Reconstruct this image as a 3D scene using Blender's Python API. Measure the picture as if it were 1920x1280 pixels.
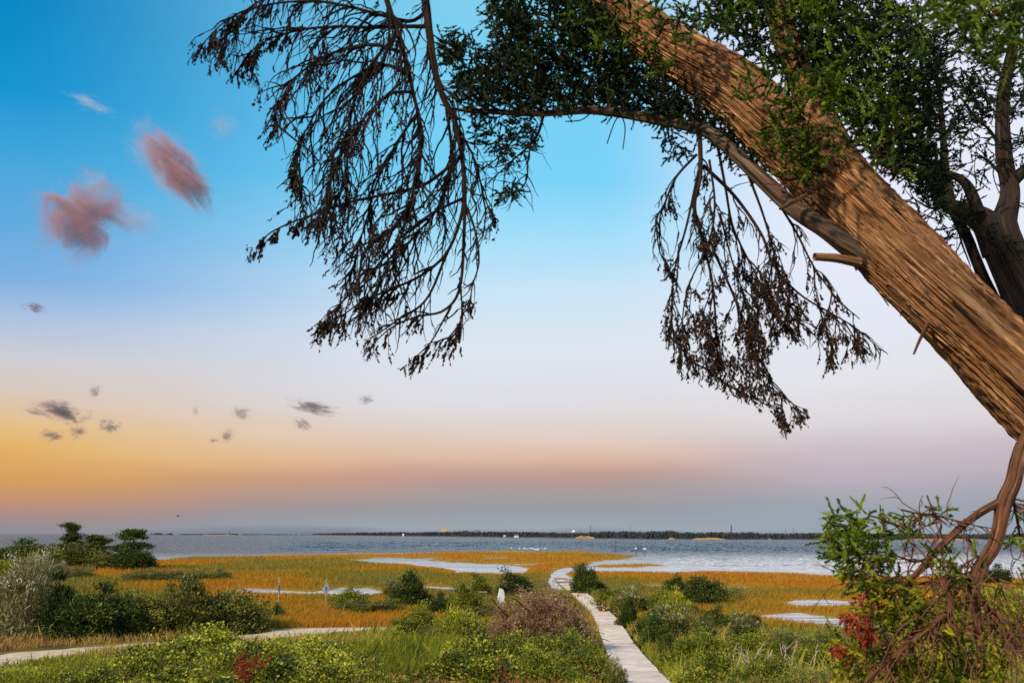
import bpy, math, random
import numpy as np
from mathutils import Vector

sc = bpy.context.scene
col = sc.collection
for o in list(bpy.data.objects):
    bpy.data.objects.remove(o)

# ------------------------------------------------------------------ camera
F = 1867.0                     # focal length in pixels of the 1920 px wide photograph
CAM = np.array([0.0, 0.0, 5.5])
PITCH = math.atan(360.5 / F)
cam_data = bpy.data.cameras.new("camera")
cam = bpy.data.objects.new("camera", cam_data)
col.objects.link(cam)
cam.location = CAM
cam.rotation_euler = (math.pi / 2 + PITCH, 0, 0)
cam_data.sensor_width = 36.0
cam_data.lens = 36.0 * F / 1920.0
cam_data.clip_start = 0.05
cam_data.clip_end = 60000
cam_data.dof.use_dof = True
cam_data.dof.focus_distance = 30.0
cam_data.dof.aperture_fstop = 6.3
sc.camera = cam
sc.render.resolution_x, sc.render.resolution_y = 1024, 682

def lin(c):
    return tuple((v / 255 / 12.92) if v / 255 <= 0.04045 else ((v / 255 + 0.055) / 1.055) ** 2.4 for v in c)

def ray(px, py):
    x = (np.asarray(px, float) - 960) / F
    v = (640 - np.asarray(py, float)) / F
    cp, sp = math.cos(PITCH), math.sin(PITCH)
    return np.stack([x, cp - sp * v, sp + cp * v + 0 * x], -1)

def P(px, py, Y):
    d = ray(px, py)
    return CAM + d * (np.asarray(Y, float) / d[..., 1])[..., None]

def project(p):
    q = np.asarray(p, float) - CAM
    cp, sp = math.cos(PITCH), math.sin(PITCH)
    w = q[..., 1] * cp + q[..., 2] * sp
    u = -q[..., 1] * sp + q[..., 2] * cp
    w = np.where(w < 0.01, 0.01, w)
    return 960 + F * q[..., 0] / w, 640 - F * u / w

# ------------------------------------------------------------------ sky
world = bpy.data.worlds.new("World")
sc.world = world
world.use_nodes = True
wn, wl = world.node_tree.nodes, world.node_tree.links
for n in list(wn):
    wn.remove(n)
w_out = wn.new("ShaderNodeOutputWorld")
w_bg = wn.new("ShaderNodeBackground")
wl.new(w_bg.outputs[0], w_out.inputs[0])
w_bg.inputs[1].default_value = 1.0
tc = wn.new("ShaderNodeTexCoord")
sep = wn.new("ShaderNodeSeparateXYZ")
nrm = wn.new("ShaderNodeVectorMath"); nrm.operation = 'NORMALIZE'
wl.new(tc.outputs["Generated"], nrm.inputs[0])
wl.new(nrm.outputs[0], sep.inputs[0])

def wmath(op, a, b=None):
    n = wn.new("ShaderNodeMath"); n.operation = op
    for i, v in enumerate((a, b)):
        if v is None:
            continue
        if isinstance(v, (int, float)):
            n.inputs[i].default_value = v
        else:
            wl.new(v, n.inputs[i])
    return n.outputs[0]

# soft unevenness of the dusk bands
nz = wn.new("ShaderNodeTexNoise"); nz.inputs["Scale"].default_value = 2.2; nz.inputs["Detail"].default_value = 5
mp = wn.new("ShaderNodeMapping"); mp.inputs["Scale"].default_value = (1, 1, 5)
wl.new(nrm.outputs[0], mp.inputs[0]); wl.new(mp.outputs[0], nz.inputs["Vector"])
wob = wmath('MULTIPLY', wmath('SUBTRACT', nz.outputs["Fac"], 0.5), 0.055)
zz = wmath('ADD', sep.outputs[2], wob)
zz = wmath('ADD', wmath('MULTIPLY', zz, 1.0), 0.1)

def sky_ramp(rows, px):
    r = wn.new("ShaderNodeValToRGB")
    r.color_ramp.interpolation = 'LINEAR'
    pts = [(0.0, (70, 80, 85))]
    for py, c in sorted(rows, key=lambda t: -t[0]):
        d = ray(px, py); d = d / np.linalg.norm(d)
        pts.append((float(d[2]) + 0.1, c))
    els = r.color_ramp.elements
    els[0].position = pts[0][0]; els[0].color = lin(pts[0][1]) + (1,)
    els[1].position = min(1, pts[-1][0]); els[1].color = lin(pts[-1][1]) + (1,)
    for p, c in pts[1:-1]:
        e = els.new(p); e.color = lin(c) + (1,)
    wl.new(zz, r.inputs[0])
    return r.outputs[0]

left = sky_ramp([(-900, (40, 130, 200)), (0, (6, 136, 196)), (150, (22, 148, 208)), (300, (62, 164, 218)), (420, (96, 170, 222)), (520, (125, 176, 226)),
                 (600, (172, 194, 224)), (680, (205, 205, 212)), (740, (218, 199, 184)), (790, (228, 192, 138)), (840, (228, 180, 104)),
                 (890, (214, 160, 92)), (940, (190, 143, 118)), (975, (160, 140, 140)), (1000, (140, 140, 150)), (1010, (120, 125, 140))], 60)
mid = sky_ramp([(-900, (60, 140, 205)), (0, (128, 208, 240)), (200, (120, 208, 246)), (350, (122, 210, 248)), (450, (160, 222, 250)), (540, (200, 228, 246)),
                (650, (222, 230, 239)), (750, (223, 221, 226)), (810, (224, 208, 200)), (855, (222, 190, 168)), (895, (194, 156, 146)),
                (930, (170, 156, 156)), (965, (152, 156, 163)), (1000, (158, 168, 176)), (1010, (120, 130, 145))], 960)
right = sky_ramp([(-900, (70, 145, 205)), (0, (226, 228, 252)), (300, (232, 236, 252)), (550, (228, 233, 248)), (700, (228, 229, 235)), (790, (220, 216, 220)),
                  (850, (200, 187, 196)), (900, (178, 172, 182)), (950, (158, 164, 175)), (1000, (150, 165, 178)), (1010, (120, 130, 145))], 1500)
hyp = wmath('SQRT', wmath('ADD', wmath('MULTIPLY', sep.outputs[0], sep.outputs[0]), wmath('MULTIPLY', sep.outputs[1], sep.outputs[1])))
saz = wmath('DIVIDE', sep.outputs[0], wmath('MAXIMUM', hyp, 1e-4))

def srange(a, b):
    n = wn.new("ShaderNodeMapRange"); n.interpolation_type = 'SMOOTHSTEP'
    n.inputs["From Min"].default_value = a; n.inputs["From Max"].default_value = b
    wl.new(saz, n.inputs["Value"])
    return n.outputs[0]

def wmix(f, a, b):
    n = wn.new("ShaderNodeMixRGB")
    wl.new(f, n.inputs[0]); wl.new(a, n.inputs[1]); wl.new(b, n.inputs[2])
    return n.outputs[0]

skyc = wmix(srange(-0.50, -0.02), left, mid)
skyc = wmix(srange(0.08, 0.32), skyc, right)
wl.new(skyc, w_bg.inputs[0])

# ------------------------------------------------------------------ sun
SUN_AZ, SUN_EL = math.radians(-140), math.radians(32)       # from the left, behind the camera
sd = Vector((math.sin(SUN_AZ) * math.cos(SUN_EL), math.cos(SUN_AZ) * math.cos(SUN_EL), math.sin(SUN_EL)))
sun_data = bpy.data.lights.new("sun", 'SUN')
sun_data.energy = 5.0
sun_data.color = (1.0, 0.83, 0.60)
sun_data.angle = math.radians(3)
sun = bpy.data.objects.new("sun", sun_data)
sun.rotation_euler = (-sd).to_track_quat('-Z', 'Y').to_euler()
sun.location = (-30, -30, 40)
col.objects.link(sun)
sc.view_settings.view_transform = 'Standard'
sc.view_settings.look = 'None'
sc.view_settings.exposure = 0.0
sc.view_settings.gamma = 1.0
sc.render.engine = 'CYCLES'
sc.cycles.max_bounces = 6
sc.cycles.volume_bounces = 1
sc.cycles.volume_step_rate = 0.3
sc.cycles.volume_max_steps = 256
sc.cycles.use_denoising = False
sc.cycles.transparent_max_bounces = 8

# ------------------------------------------------------------------ helpers
RNG = np.random.default_rng(7)

def hash3(i, j, k, seed):
    h = (i.astype(np.int64) * 374761393 + j.astype(np.int64) * 668265263 + k.astype(np.int64) * 2147483647 + seed * 144665) & 0xffffffff
    h = ((h ^ (h >> 13)) * 1274126177) & 0xffffffff
    h = ((h ^ (h >> 15)) * 2246822519) & 0xffffffff
    return ((h ^ (h >> 16)) & 0xffff) / 65535.0

def vnoise(x, y, z=None, seed=0):
    x = np.asarray(x, float); y = np.asarray(y, float)
    z = np.zeros_like(x) if z is None else np.asarray(z, float)
    i, j, k = np.floor(x), np.floor(y), np.floor(z)
    u, v, w = x - i, y - j, z - k
    u, v, w = (t * t * (3 - 2 * t) for t in (u, v, w))
    r = 0
    for a in (0, 1):
        for b in (0, 1):
            for c in (0, 1):
                r = r + hash3(i + a, j + b, k + c, seed) * (u if a else 1 - u) * (v if b else 1 - v) * (w if c else 1 - w)
    return r

def fbm(x, y, z=None, seed=0, octv=3):
    r, a, s, t = 0, 1.0, 1.0, 0
    for o in range(octv):
        r = r + a * vnoise(np.asarray(x) * s, np.asarray(y) * s, None if z is None else np.asarray(z) * s, seed + o * 17)
        t += a; a *= 0.5; s *= 2.07
    return r / t

def unit(v):
    return v / np.maximum(np.linalg.norm(v, axis=-1, keepdims=True), 1e-9)

class Geo:
    """collects vertices and faces for ONE mesh object"""
    def __init__(self):
        self.V, self.F, self.R, self.U, self.M, self.n = [], [], [], [], [], 0
    def add(self, v, f, rnd=None, uv=None, mi=0):
        v = np.asarray(v, float).reshape(-1, 3); f = np.asarray(f, np.int64)
        if len(v) == 0 or len(f) == 0:
            return self
        self.V.append(v); self.F.append(f + self.n)
        self.R.append(np.zeros(len(v)) + (0.5 if rnd is None else rnd))
        self.U.append(np.zeros((len(v), 2)) if uv is None else np.asarray(uv, float))
        self.M.append(np.full(len(f), mi))
        self.n += len(v)
        return self
    def build(self, name, mats, parent=None, smooth=False, local=None):
        V = np.concatenate(self.V)
        if local is not None:
            V = V - np.asarray(local)
        me = bpy.data.meshes.new(name)
        me.vertices.add(len(V)); me.vertices.foreach_set("co", V.astype(np.float32).ravel())
        idx = np.concatenate([f.ravel() for f in self.F]).astype(np.int32)
        tot = np.concatenate([np.full(len(f), f.shape[1]) for f in self.F]).astype(np.int32)
        st = np.concatenate([[0], np.cumsum(tot)[:-1]]).astype(np.int32)
        me.loops.add(len(idx)); me.loops.foreach_set("vertex_index", idx)
        me.polygons.add(len(tot)); me.polygons.foreach_set("loop_start", st)
        try:
            me.polygons.foreach_set("loop_total", tot)
        except Exception:
            pass
        me.polygons.foreach_set("material_index", np.concatenate(self.M).astype(np.int32))
        me.polygons.foreach_set("use_smooth", np.full(len(tot), smooth))
        a = me.attributes.new("rnd", 'FLOAT', 'POINT'); a.data.foreach_set("value", np.concatenate(self.R).astype(np.float32))
        a = me.attributes.new("uvm", 'FLOAT_VECTOR', 'POINT')
        U = np.concatenate(self.U); a.data.foreach_set("vector", np.c_[U, np.zeros(len(U))].astype(np.float32).ravel())
        me.update(calc_edges=True)
        for m in (mats if isinstance(mats, (list, tuple)) else [mats]):
            me.materials.append(m)
        o = bpy.data.objects.new(name, me); col.objects.link(o)
        if parent is not None:
            o.parent = parent
        return o

def tag(o, label=None, cat=None, group=None, kind=None):
    if label: o["label"] = label
    if cat: o["category"] = cat
    if group: o["group"] = group
    if kind: o["kind"] = kind
    return o

def thing(name, label, cat, loc=(0, 0, 0), group=None, rz=0.0):
    o = bpy.data.objects.new(name, None); col.objects.link(o)
    o.empty_display_size = 0.2
    o.location = tuple(float(v) for v in loc); o.rotation_euler = (0, 0, rz)
    return tag(o, label, cat, group)

def copy_tree(o, parent=None):
    c = o.copy(); col.objects.link(c)
    if parent is not None:
        c.parent = parent
    for ch in list(o.children):
        copy_tree(ch, c)
    return c

def box(cx, cy, cz, sx, sy, sz, rz=0.0, taper=1.0, tilt=None):
    s = np.array([[-1, -1, -1], [1, -1, -1], [1, 1, -1], [-1, 1, -1], [-1, -1, 1], [1, -1, 1], [1, 1, 1], [-1, 1, 1]], float)
    v = s * np.array([sx, sy, sz]) / 2
    v[4:, :2] *= taper
    if tilt is not None:
        c_, s_ = math.cos(tilt), math.sin(tilt)
        v = np.stack([v[:, 0], v[:, 1] * c_ - v[:, 2] * s_, v[:, 1] * s_ + v[:, 2] * c_], -1)
    c_, s_ = math.cos(rz), math.sin(rz)
    v = np.stack([v[:, 0] * c_ - v[:, 1] * s_, v[:, 0] * s_ + v[:, 1] * c_, v[:, 2]], -1)
    return v + np.array([cx, cy, cz]), np.array([[0, 3, 2, 1], [4, 5, 6, 7], [0, 1, 5, 4], [1, 2, 6, 5], [2, 3, 7, 6], [3, 0, 4, 7]])

def tubes(pts, rad, S=5):
    """pts (M,K,3), rad (M,K) -> verts, quads for M separate closed tubes"""
    pts = np.asarray(pts, float); rad = np.asarray(rad, float)
    M, K, _ = pts.shape
    t = unit(np.gradient(pts, axis=1))
    ref = np.where(np.abs(t[..., 2:3]) > 0.9, np.array([1.0, 0, 0]), np.array([0, 0, 1.0]))
    ref = np.broadcast_to(ref[:, :1] * 0 + unit(np.array([0.31, 0.87, 0.23])), t.shape)
    a = unit(np.cross(t, ref)); b = np.cross(t, a)
    ang = np.arange(S) * 2 * math.pi / S
    ring = a[:, :, None] * np.cos(ang)[None, None, :, None] + b[:, :, None] * np.sin(ang)[None, None, :, None]
    v = pts[:, :, None] + ring * rad[:, :, None, None]
    base = (np.arange(M) * K * S)[:, None, None] + (np.arange(K - 1) * S)[None, :, None]
    s = np.arange(S)[None, None]; s2 = (np.arange(S)[None, None] + 1) % S
    f = np.stack([base + s, base + s2, base + S + s2, base + S + s], -1).reshape(-1, 4)
    return v.reshape(-1, 3), f

def catmull(p, n):
    p = np.asarray(p, float)
    q = np.concatenate([[2 * p[0] - p[1]], p, [2 * p[-1] - p[-2]]])
    m = len(p) - 1
    t = np.linspace(0, m - 1e-6, n); i = t.astype(int); u = (t - i)[:, None]
    a, b, c, d = q[i], q[i + 1], q[i + 2], q[i + 3]
    return 0.5 * (2 * b + (c - a) * u + (2 * a - 5 * b + 4 * c - d) * u ** 2 + (3 * b - a - 3 * c + d) * u ** 3)

def rand_dirs(n, rng):
    return unit(rng.normal(size=(n, 3)))

def blades(base, d, L, W, rng, shape=0.45):
    """one diamond leaf per row"""
    n = len(base)
    side = unit(np.cross(d, rand_dirs(n, rng)))
    L = np.broadcast_to(L, (n,))[:, None]; W = np.broadcast_to(W, (n,))[:, None]
    nrmv = np.cross(d, side)
    v = np.stack([base, base + d * L * shape + side * W / 2 + nrmv * W * .12, base + d * L, base + d * L * shape - side * W / 2 + nrmv * W * .12], 1)
    return v.reshape(-1, 3), np.arange(4 * n).reshape(n, 4)

def grow(start, d0, length, K, rng, droop=0.0, wig=0.3, bias=None):
    """M wandering twigs: start (M,3), d0 (M,3), length (M,) -> (M,K,3)"""
    M = len(start)
    pts = np.zeros((M, K, 3)); pts[:, 0] = start
    d = unit(np.asarray(d0, float)); st = (np.asarray(length) / (K - 1))[:, None]
    for k in range(1, K):
        d = d + rng.normal(size=(M, 3)) * wig
        d[:, 2] -= droop
        if bias is not None:
            d = d + bias
        d = unit(d)
        pts[:, k] = pts[:, k - 1] + d * st
    return pts

def sample_on(polys, n, rng, lo=0.1, hi=1.0):
    """points and tangents at random places on a list of polylines (each (K,3))"""
    ln = np.array([np.linalg.norm(np.diff(p, axis=0), axis=1).sum() for p in polys])
    pick = rng.choice(len(polys), n, p=ln / ln.sum())
    pos, tan = np.zeros((n, 3)), np.zeros((n, 3))
    u = rng.uniform(lo, hi, n)
    for q in range(n):
        p = polys[pick[q]]; t = u[q] * (len(p) - 1.001); i = int(t); f = t - i
        pos[q] = p[i] * (1 - f) + p[i + 1] * f; tan[q] = p[i + 1] - p[i]
    return pos, unit(tan), u

# ------------------------------------------------------------------ materials
def new_mat(name):
    m = bpy.data.materials.new(name); m.use_nodes = True
    nt = m.node_tree
    for n in list(nt.nodes):
        nt.nodes.remove(n)
    out = nt.nodes.new("ShaderNodeOutputMaterial")
    return m, nt.nodes, nt.links, out

def ramp(N, stops):
    r = N.new("ShaderNodeValToRGB"); e = r.color_ramp.elements
    e[0].position, e[0].color = stops[0][0], tuple(stops[0][1]) + (1,)
    e[1].position, e[1].color = stops[-1][0], tuple(stops[-1][1]) + (1,)
    for p, c in stops[1:-1]:
        x = e.new(p); x.color = tuple(c) + (1,)
    return r

def noise(N, L, scale, detail=3, vec=None, mscale=None, coord="Object"):
    n = N.new("ShaderNodeTexNoise"); n.inputs["Scale"].default_value = scale; n.inputs["Detail"].default_value = detail
    if vec is None:
        t = N.new("ShaderNodeTexCoord"); vec = t.outputs[coord]
    if mscale is not None:
        m = N.new("ShaderNodeMapping"); m.inputs["Scale"].default_value = mscale
        L.new(vec, m.inputs[0]); vec = m.outputs[0]
    L.new(vec, n.inputs["Vector"])
    return n

def leaf_mat(name, cols, trans=0.25, rough=0.65, spread=True):
    """leaf colour: each leaf its own tone (attribute rnd) with a slow drift per plant"""
    m, N, L, out = new_mat(name)
    at = N.new("ShaderNodeAttribute"); at.attribute_name = "rnd"
    oi = N.new("ShaderNodeObjectInfo")
    nn = noise(N, L, 0.9, 2, coord="Object")
    ad = N.new("ShaderNodeMath"); ad.operation = 'MULTIPLY_ADD'
    L.new(nn.outputs["Fac"], ad.inputs[0]); ad.inputs[1].default_value = 0.5; L.new(at.outputs["Fac"], ad.inputs[2])
    sb = N.new("ShaderNodeMath"); sb.operation = 'MULTIPLY_ADD'
    L.new(oi.outputs["Random"], sb.inputs[0]); sb.inputs[1].default_value = 0.16; L.new(ad.outputs[0], sb.inputs[2])
    s2 = N.new("ShaderNodeMath"); s2.operation = 'SUBTRACT'; L.new(sb.outputs[0], s2.inputs[0]); s2.inputs[1].default_value = 0.33
    k = len(cols)
    r = ramp(N, [(i / (k - 1), c) for i, c in enumerate(cols)])
    L.new(s2.outputs[0], r.inputs[0])
    bs = N.new("ShaderNodeBsdfPrincipled"); L.new(r.outputs[0], bs.inputs["Base Color"])
    bs.inputs["Roughness"].default_value = rough
    bs.inputs["Specular IOR Level"].default_value = 0.25
    tr = N.new("ShaderNodeBsdfTranslucent"); L.new(r.outputs[0], tr.inputs[0])
    mx = N.new("ShaderNodeMixShader"); mx.inputs[0].default_value = trans
    L.new(bs.outputs[0], mx.inputs[1]); L.new(tr.outputs[0], mx.inputs[2]); L.new(mx.outputs[0], out.inputs[0])
    return m

def plain_mat(name, c1, c2, scale=6, rough=0.8, bump=0.0, mscale=None):
    m, N, L, out = new_mat(name)
    n = noise(N, L, scale, 5, mscale=mscale)
    r = ramp(N, [(0.3, c1), (0.7, c2)]); L.new(n.outputs["Fac"], r.inputs[0])
    bs = N.new("ShaderNodeBsdfPrincipled"); L.new(r.outputs[0], bs.inputs["Base Color"])
    bs.inputs["Roughness"].default_value = rough; bs.inputs["Specular IOR Level"].default_value = 0.3
    if bump:
        b = N.new("ShaderNodeBump"); b.inputs["Strength"].default_value = bump; b.inputs["Distance"].default_value = 0.02
        L.new(n.outputs["Fac"], b.inputs["Height"]); L.new(b.outputs[0], bs.inputs["Normal"])
    L.new(bs.outputs[0], out.inputs[0])
    return m
# ------------------------------------------------------------------ the land
LAND = np.array([(-4000, 1046), (-300, 1044), (60, 1046), (190, 1052), (250, 1054), (285, 1054), (300, 1050), (316, 1046), (365, 1043), (440, 1041.5), (560, 1039), (700, 1036.5), (850, 1034.5),
                 (1000, 1032.5), (1060, 1033), (1120, 1035.5), (1165, 1039), (1192, 1043), (1182, 1046), (1150, 1050), (1128, 1052), (1105, 1057), (1085, 1062),
                 (1060, 1064), (1045, 1068), (1034, 1075), (1028, 1086), (1031, 1098), (1037, 1108), (1052, 1111), (1068, 1105), (1078, 1092), (1076, 1084), (1064, 1077), (1066, 1074),
                 (1085, 1071), (1130, 1072), (1200, 1074), (1260, 1076), (1320, 1073), (1400, 1073), (1480, 1075), (1560, 1079), (1700, 1081), (1920, 1086), (2400, 1092), (6000, 1100),
                 (9000, 6000), (-9000, 6000)], float)
ISLET = np.array([(1105, 1062), (1125, 1058.5), (1170, 1057.5), (1240, 1058.5), (1243, 1060.5), (1225, 1062), (1180, 1062.5), (1140, 1063.5)], float)
POOLS = [np.array(q, float) for q in (
    [(652, 1050), (700, 1045), (760, 1046), (800, 1050), (870, 1056), (905, 1058), (960, 1062), (1000, 1066), (985, 1074), (930, 1076), (845, 1074), (862, 1069), (810, 1064), (720, 1056)],
    [(770, 1047), (800, 1044), (820, 1045.5), (800, 1049)],
    [(900, 1058), (1000, 1057), (1003, 1059), (930, 1060)],
    [(415, 1108), (470, 1103), (580, 1107), (640, 1101), (690, 1103), (728, 1113), (700, 1121), (655, 1121), (600, 1116), (500, 1115)],
    [(790, 1098), (860, 1101), (900, 1098), (915, 1103), (850, 1108), (790, 1105)],
    [(1200, 1097), (1255, 1096), (1262, 1100), (1205, 1101)],
    [(1462, 1133), (1500, 1125), (1560, 1123), (1625, 1126), (1640, 1136), (1580, 1141), (1500, 1140)],
    [(1390, 1160), (1440, 1151), (1500, 1148), (1570, 1158), (1650, 1168), (1660, 1186), (1580, 1186), (1500, 1177)],
    [(300, 1051.5), (330, 1049.5), (350, 1050.5), (320, 1053)],
    [(905, 1046), (945, 1045.6), (948, 1047), (910, 1047.4)],
    [(1330, 1101), (1400, 1099.5), (1440, 1101), (1400, 1104), (1340, 1104)],
)]

def sdist(px, py, poly):
    """signed distance in photo pixels, positive inside"""
    n = len(poly); ins = np.zeros(px.shape, bool); dm = np.full(px.shape, 1e18)
    for i in range(n):
        a, b = poly[i], poly[(i + 1) % n]
        e = b - a
        t = np.clip(((px - a[0]) * e[0] + (py - a[1]) * e[1]) / (e @ e), 0, 1)
        dm = np.minimum(dm, (px - a[0] - t * e[0]) ** 2 * 0.15 + (py - a[1] - t * e[1]) ** 2)
        c = (a[1] > py) != (b[1] > py)
        with np.errstate(divide='ignore', invalid='ignore'):
            xi = (b[0] - a[0]) * (py - a[1]) / (b[1] - a[1]) + a[0]
        ins ^= c & (px < xi)
    return np.where(ins, 1, -1) * np.sqrt(dm)

_r = np.array([0, 6, 10, 15, 20, 25, 29.5, 34, 40, 45, 49, 55, 60, 66, 400.])
_h = np.array([3.9, 3.55, 3.05, 2.55, 2.1, 1.68, 1.27, 0.98, 0.62, 0.40, 0.25, 0.13, 0.07, 0.0, 0.0])

def hill(r):
    return sum(np.interp(r + o, _r, _h) for o in (-2, -1, 0, 1, 2)) / 5

# line of the boardwalk, its deck following the slope smoothly
BW = [(1212, 1300), (1200, 1270), (1163, 1210), (1136, 1160), (1115, 1138), (1100, 1125), (1085, 1111), (1072, 1102), (1058, 1090), (1049, 1081)]
def deck_at(px, py):
    d = ray(px, py); Y = np.geomspace(15, 300, 1500); p = CAM[None] + d[None] * (Y / d[1])[:, None]
    return p[np.argmax(p[:, 2] <= hill(np.hypot(p[:, 0], p[:, 1])) + .22)].copy()
bw = np.array([deck_at(*q) for q in BW]); bw[:, 2] = 0
bw = np.concatenate([[bw[0] + (bw[0] - bw[1]) * 1.5], bw])
fine_line = catmull(np.c_[bw[:, 0], bw[:, 1], 0 * bw[:, 0]], 1200)
seg = np.concatenate([[0], np.cumsum(np.linalg.norm(np.diff(fine_line, axis=0), axis=1))])
step = 0.24
ss = np.arange(0, seg[-1], step)
cl = np.stack([np.interp(ss, seg, fine_line[:, k]) for k in range(2)], -1)
BW_PATH = cl

def near_walk(x, y):
    x = np.asarray(x, float); y = np.asarray(y, float)
    d = np.full(x.shape, 1e9)
    for k in range(0, len(cl), 8):
        d = np.minimum(d, (x - cl[k, 0]) ** 2 + (y - cl[k, 1]) ** 2)
    return np.sqrt(d)

def marsh_sd(x, y):
    """>0 on the marsh and dunes, <0 where the water stands"""
    px, py = project(np.stack([x, y, 0 * x], -1))
    py = np.where(y < 8, 3000, py)
    px = px + (fbm(x * .12, y * .05, seed=3) - .5) * 26
    py = py + (fbm(x * .16, y * .05, seed=5, octv=4) - .5) * 7
    s = sdist(px, py, LAND)
    s = np.maximum(s, sdist(px, py, ISLET))
    for q in POOLS:
        s = np.minimum(s, -sdist(px, py, q))
    return s

def terrain(x, y, fine=True):
    x = np.asarray(x, float); y = np.asarray(y, float)
    r = np.hypot(x, y)
    s = marsh_sd(x, y)
    z = np.clip(s * 0.045, -0.7, 0.12)
    h = hill(r)
    near = np.clip((64 - r) / 10, 0, 1)
    z = np.where(r < 64, np.maximum(z * (1 - near) + .06 * near, z * 0 - .7), z) + h * np.where(s < 0, near, 1)
    bump = (fbm(x * .18, y * .18, seed=11) - .5) * 0.5 * np.clip((58 - r) / 25, 0, 1) * np.clip((r - 4) / 10, 0, 1)
    if np.any(r < 60):
        bump = bump * np.clip((near_walk(x, y) - .9) / 3, 0, 1)
    back = np.clip((-y - 10) / 60, 0, 1) * 1.5
    z = z + bump + back * np.clip(r / 30, 0, 1)
    # low sandy rise carrying the thicket on the far left
    rise = np.exp(-(((x + 95) / 55) ** 2 + ((y - 160) / 45) ** 2)) * 0.5
    z = z + np.where(s > 0, rise, 0)
    return np.where(r > 900, -3.0, z)

def ground_at(px, py):
    """where the line of sight through a photo pixel meets the land"""
    d = ray(px, py); Y = np.geomspace(4, 900, 1600)
    p = CAM + d[None] * (Y / d[1])[:, None]
    t = np.maximum(terrain(p[:, 0], p[:, 1]), 0)
    i = np.argmax(p[:, 2] <= t)
    q = p[i].copy(); q[2] = t[i]
    return q

# polar sheet, fine inside the view
a_in = np.linspace(-34, 34, 560); a_out = np.linspace(34, 326, 90)[1:-1]
ang = np.radians(np.concatenate([a_in, a_out]))
rad = np.concatenate([np.geomspace(1.2, 40, 150)[:-1], np.geomspace(40, 420, 420), np.geomspace(420, 5000, 14)[1:]])
A, R_ = np.meshgrid(ang, rad)
gx, gy = R_ * np.sin(A), R_ * np.cos(A)
gz = terrain(gx, gy)
nr, na = A.shape
gv = np.stack([gx, gy, gz], -1).reshape(-1, 3)
ii, jj = np.meshgrid(np.arange(nr - 1), np.arange(na), indexing='ij')
j2 = (jj + 1) % na
gf = np.stack([ii * na + jj, ii * na + j2, (ii + 1) * na + j2, (ii + 1) * na + jj], -1).reshape(-1, 4)[:, ::-1]
gv = np.concatenate([gv, [[0, 0, 3.9]]])
capf = np.stack([np.full(na, len(gv) - 1), (np.arange(na) + 1) % na, np.arange(na)], -1)

m_ground, N, L, out = new_mat("dune soil and marsh mud")
geo = N.new("ShaderNodeTexCoord")
ln = N.new("ShaderNodeVectorMath"); ln.operation = 'LENGTH'; L.new(geo.outputs["Object"], ln.inputs[0])
mr = N.new("ShaderNodeMapRange"); mr.inputs["From Min"].default_value = 52; mr.inputs["From Max"].default_value = 68
L.new(ln.outputs["Value"], mr.inputs["Value"])
n1 = noise(N, L, 0.35, 6); n2 = noise(N, L, 0.05, 3, mscale=(1, 3, 1))
r1 = ramp(N, [(0.28, (0.05, 0.06, 0.012)), (0.5, (0.10, 0.10, 0.025)), (0.72, (0.20, 0.145, 0.06))]); L.new(n1.outputs["Fac"], r1.inputs[0])
r2 = ramp(N, [(0.3, (0.32, 0.17, 0.02)), (0.7, (0.40, 0.23, 0.03))]); L.new(n2.outputs["Fac"], r2.inputs[0])
mx = N.new("ShaderNodeMixRGB"); L.new(mr.outputs[0], mx.inputs[0]); L.new(r1.outputs[0], mx.inputs[1]); L.new(r2.outputs[0], mx.inputs[2])
bs = N.new("ShaderNodeBsdfPrincipled"); bs.inputs["Roughness"].default_value = 0.95; bs.inputs["Specular IOR Level"].default_value = 0.1
L.new(mx.outputs[0], bs.inputs["Base Color"]); L.new(bs.outputs[0], out.inputs[0])
g = Geo(); g.add(gv, gf); g.F.append(capf); g.M.append(np.zeros(na))
tag(g.build("ground", m_ground, smooth=True), "sandy dune slope running down to the flat golden marsh", "ground", kind="structure")

# ------------------------------------------------------------------ the water
m_water, N, L, out = new_mat("rippled sound water")
tcn = N.new("ShaderNodeTexCoord")
w1 = noise(N, L, 0.30, 4, vec=tcn.outputs["Object"], mscale=(0.55, 1.6, 1))
w2 = noise(N, L, 0.055, 3, vec=tcn.outputs["Object"], mscale=(0.5, 1.7, 1))
w3 = noise(N, L, 1.6, 2, vec=tcn.outputs["Object"], mscale=(0.6, 1.3, 1))
ad = N.new("ShaderNodeMath"); ad.operation = 'MULTIPLY_ADD'; L.new(w2.outputs["Fac"], ad.inputs[0]); ad.inputs[1].default_value = 2.2; L.new(w1.outputs["Fac"], ad.inputs[2])
ad2 = N.new("ShaderNodeMath"); ad2.operation = 'MULTIPLY_ADD'; L.new(w3.outputs["Fac"], ad2.inputs[0]); ad2.inputs[1].default_value = 0.12; L.new(ad.outputs[0], ad2.inputs[2])
bp = N.new("ShaderNodeBump"); bp.inputs["Strength"].default_value = 1.0; bp.inputs["Distance"].default_value = 2.5
L.new(ad2.outputs[0], bp.inputs["Height"])
ws = N.new("ShaderNodeBsdfPrincipled")
ws.inputs["Roughness"].default_value = 0.22; ws.inputs["IOR"].default_value = 1.33
L.new(bp.outputs[0], ws.inputs["Normal"]); L.new(ws.outputs[0], out.inputs[0])
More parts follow.
